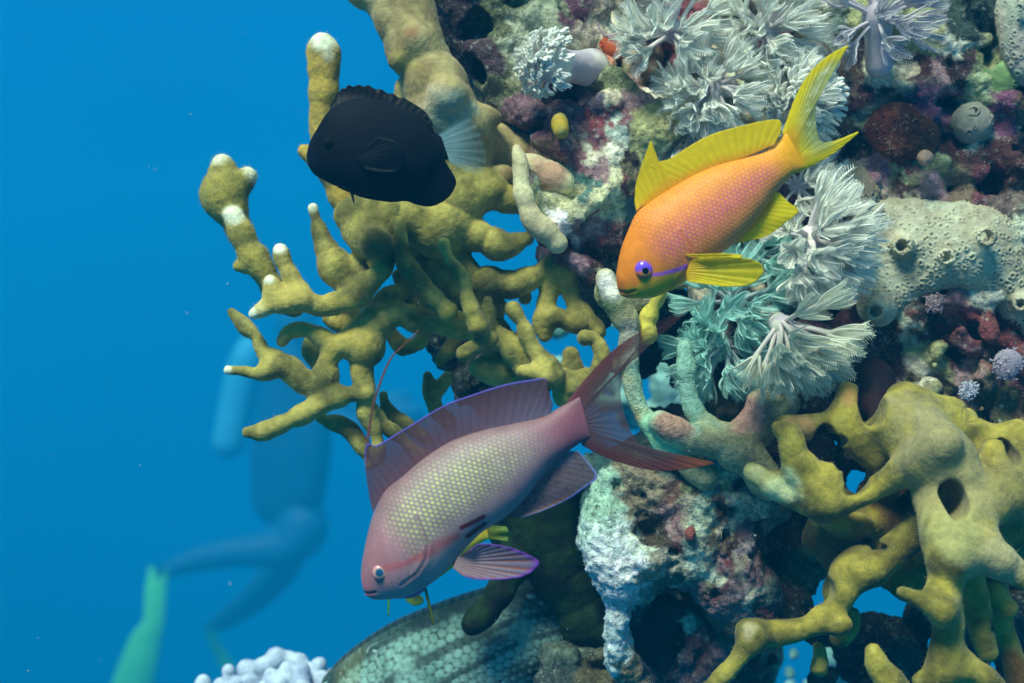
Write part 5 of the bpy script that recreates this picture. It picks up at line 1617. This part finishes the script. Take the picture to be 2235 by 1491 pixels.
F = Field(0.03)
for t in ([(640, 800, 44), (640, 880, 62), (640, 980, 66), (642, 1080, 60), (648, 1160, 62)],                       # trunk
          [(640, 800, 40), (642, 762, 28), (645, 735, 26)],                                                        # neck
          [(645, 700, 46), (652, 722, 44)],                                                                        # head
          [(665, 1150, 50, -.12), (625, 1195, 42, -.14), (520, 1205, 33, -.12), (430, 1222, 27, -.1), (375, 1240, 20, -.1), (352, 1250, 18, -.1)],   # near leg trailing
          [(640, 1160, 50, .12), (610, 1240, 42, .16), (560, 1300, 33, .18), (500, 1345, 25, .2), (470, 1362, 18, .2)],     # far leg
          [(680, 830, 30, -.2), (720, 900, 26, -.26), (780, 930, 20, -.3), (840, 915, 16, -.3)],                    # arms reach forward
          [(680, 830, 30, .2), (730, 890, 26, .26), (790, 900, 20, .3), (850, 880, 16, .3)],
          [(840, 915, 15, -.3), (862, 908, 17, -.3), (884, 900, 10, -.3)], [(850, 880, 15, .3), (872, 874, 17, .3), (892, 868, 10, .3)]):
    F.tube(dz(t))
for k in range(4):
    F.tube(dz([(874, 900 + k * 4, 5, -.3 + k * .012), (894, 898 + k * 5, 4.5, -.3 + k * .012), (906, 900 + k * 5, 4, -.3 + k * .012)]))
v, f = F.build(0.014)
F2 = np.array([P(640, 1000, DV)])
FV = Field(0.03)
for t in ([(634, 830, 58, -.05), (630, 960, 78, -.02), (636, 1090, 70, 0)], [(668, 840, 34, -.15), (684, 960, 40, -.18), (676, 1070, 34, -.15)], [(600, 1000, 44, 0), (604, 1080, 50, 0)]):
    FV.tube(dz(t))
FV.tube(dz([(664, 725, 8, -.12), (700, 770, 8, -.22), (690, 830, 8, -.2), (640, 800, 9, -.1), (580, 770, 9, 0)]))
v2, f2 = FV.build(0.014)
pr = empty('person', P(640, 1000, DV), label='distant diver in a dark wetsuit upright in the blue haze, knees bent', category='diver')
link('body', make_mesh('body', v, f, M_suit, np.repeat(lin((12, 90, 134))[None], len(v), 0)), pr)  # suit and vest blues carry part of the haze fade in their colour
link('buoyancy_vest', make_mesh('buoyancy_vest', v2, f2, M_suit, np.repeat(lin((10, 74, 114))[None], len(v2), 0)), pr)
F = Field(0.02)
F.ball(662, 704, 30, DV, .5, 1.1, .75)
v, f = F.build(0.012)
link('dive_mask', make_mesh('dive_mask', v, f, M_suit, np.repeat(lin((26, 30, 36))[None], len(v), 0)), pr)


def swim_fin(pts, colr):
    q = catmull(pts, .1)
    V = []
    for i, (x, y, w, dd) in enumerate(q):
        a, b = q[max(i - 1, 0)], q[min(i + 1, len(q) - 1)]
        t = np.array([b[0] - a[0], b[1] - a[1]]); t /= np.linalg.norm(t)
        nrm = np.array([-t[1], t[0]])
        for s_, e in ((-1, 0), (-.9, -.03), (0, -.012), (.9, -.03), (1, 0), (.9, .03), (0, .012), (-.9, .03)):
            V.append(P(x + nrm[0] * w * s_, y + nrm[1] * w * s_, DV + dd + e * 1.5))
    m = len(q)
    i = np.arange(m - 1)[:, None] * 8; j = np.arange(8)[None]
    f = np.stack([i + j, i + (j + 1) % 8, i + 8 + (j + 1) % 8, i + 8 + j], -1).reshape(-1, 4)
    f = np.vstack([f, [[0, 1, 2, 3], [0, 3, 4, 7], [4, 5, 6, 7], [m * 8 - 8, m * 8 - 5, m * 8 - 4, m * 8 - 1]]])
    V = np.array(V)
    link('swim_fin', make_mesh('swim_fin', V, f, M_suit, np.repeat(lin(colr)[None], len(V), 0)), pr)


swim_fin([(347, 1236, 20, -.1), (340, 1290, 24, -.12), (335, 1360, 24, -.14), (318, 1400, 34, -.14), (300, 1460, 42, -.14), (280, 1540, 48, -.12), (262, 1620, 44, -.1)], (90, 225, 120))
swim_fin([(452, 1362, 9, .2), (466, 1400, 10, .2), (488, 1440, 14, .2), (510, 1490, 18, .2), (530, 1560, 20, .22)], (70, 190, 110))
F = Field(0.02)
F.tube([(500, 965, 36, DV - .02), (518, 880, 39, DV), (536, 800, 39, DV), (545, 775, 32, DV)])
F.tube([(545, 775, 14, DV), (549, 752, 12, DV)])
F.tube([(533, 754, 8, DV), (566, 752, 8, DV)])
v, f = F.build(0.012)
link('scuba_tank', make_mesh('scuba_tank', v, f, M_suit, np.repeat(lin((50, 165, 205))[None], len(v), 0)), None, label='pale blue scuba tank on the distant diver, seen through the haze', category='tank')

# ------------------------------------------------------------------ the water itself
hz = bpy.data.meshes.new('haze')
import bmesh
bm = bmesh.new()
bmesh.ops.create_cube(bm, size=1)
for q in bm.verts:
    q.co = Vector((q.co.x * 16, 3.5 + q.co.y * 13, -1.2 + q.co.z * 4.6))
bm.to_mesh(hz)
bm.free()
hm = bpy.data.materials.new('water_haze')
hm.use_nodes = True
ht = hm.node_tree
ht.nodes.remove(ht.nodes['Principled BSDF'])
pv = ht.nodes.new('ShaderNodeVolumePrincipled')
pv.inputs['Color'].default_value = (0.003, 0.44, 1.0, 1)
pv.inputs['Density'].default_value = 0.125
pv.inputs['Anisotropy'].default_value = 0.0
ht.links.new(pv.outputs[0], ht.nodes['Material Output'].inputs['Volume'])
hz.materials.append(hm)
link('haze', hz, None, kind='stuff')


# drifting specks in the open water
A_ = Acc()
g = np.random.default_rng(77)
for k in range(240):
    d = g.uniform(.36, 1.5)
    c0 = P(g.uniform(-50, 2280), g.uniform(-50, 1540), d)
    r = (.6 + 1.3 * g.random() ** 3) * KPX * .45
    A_.tube([c0, c0 + g.normal(size=3) * r * .8, c0 + g.normal(size=3) * r * 1.4], [r * .6, r, r * .5], lin((200, 215, 215)), 5)
link('marine_snow', A_.mesh('marine_snow', M_stalk), None, kind='stuff')
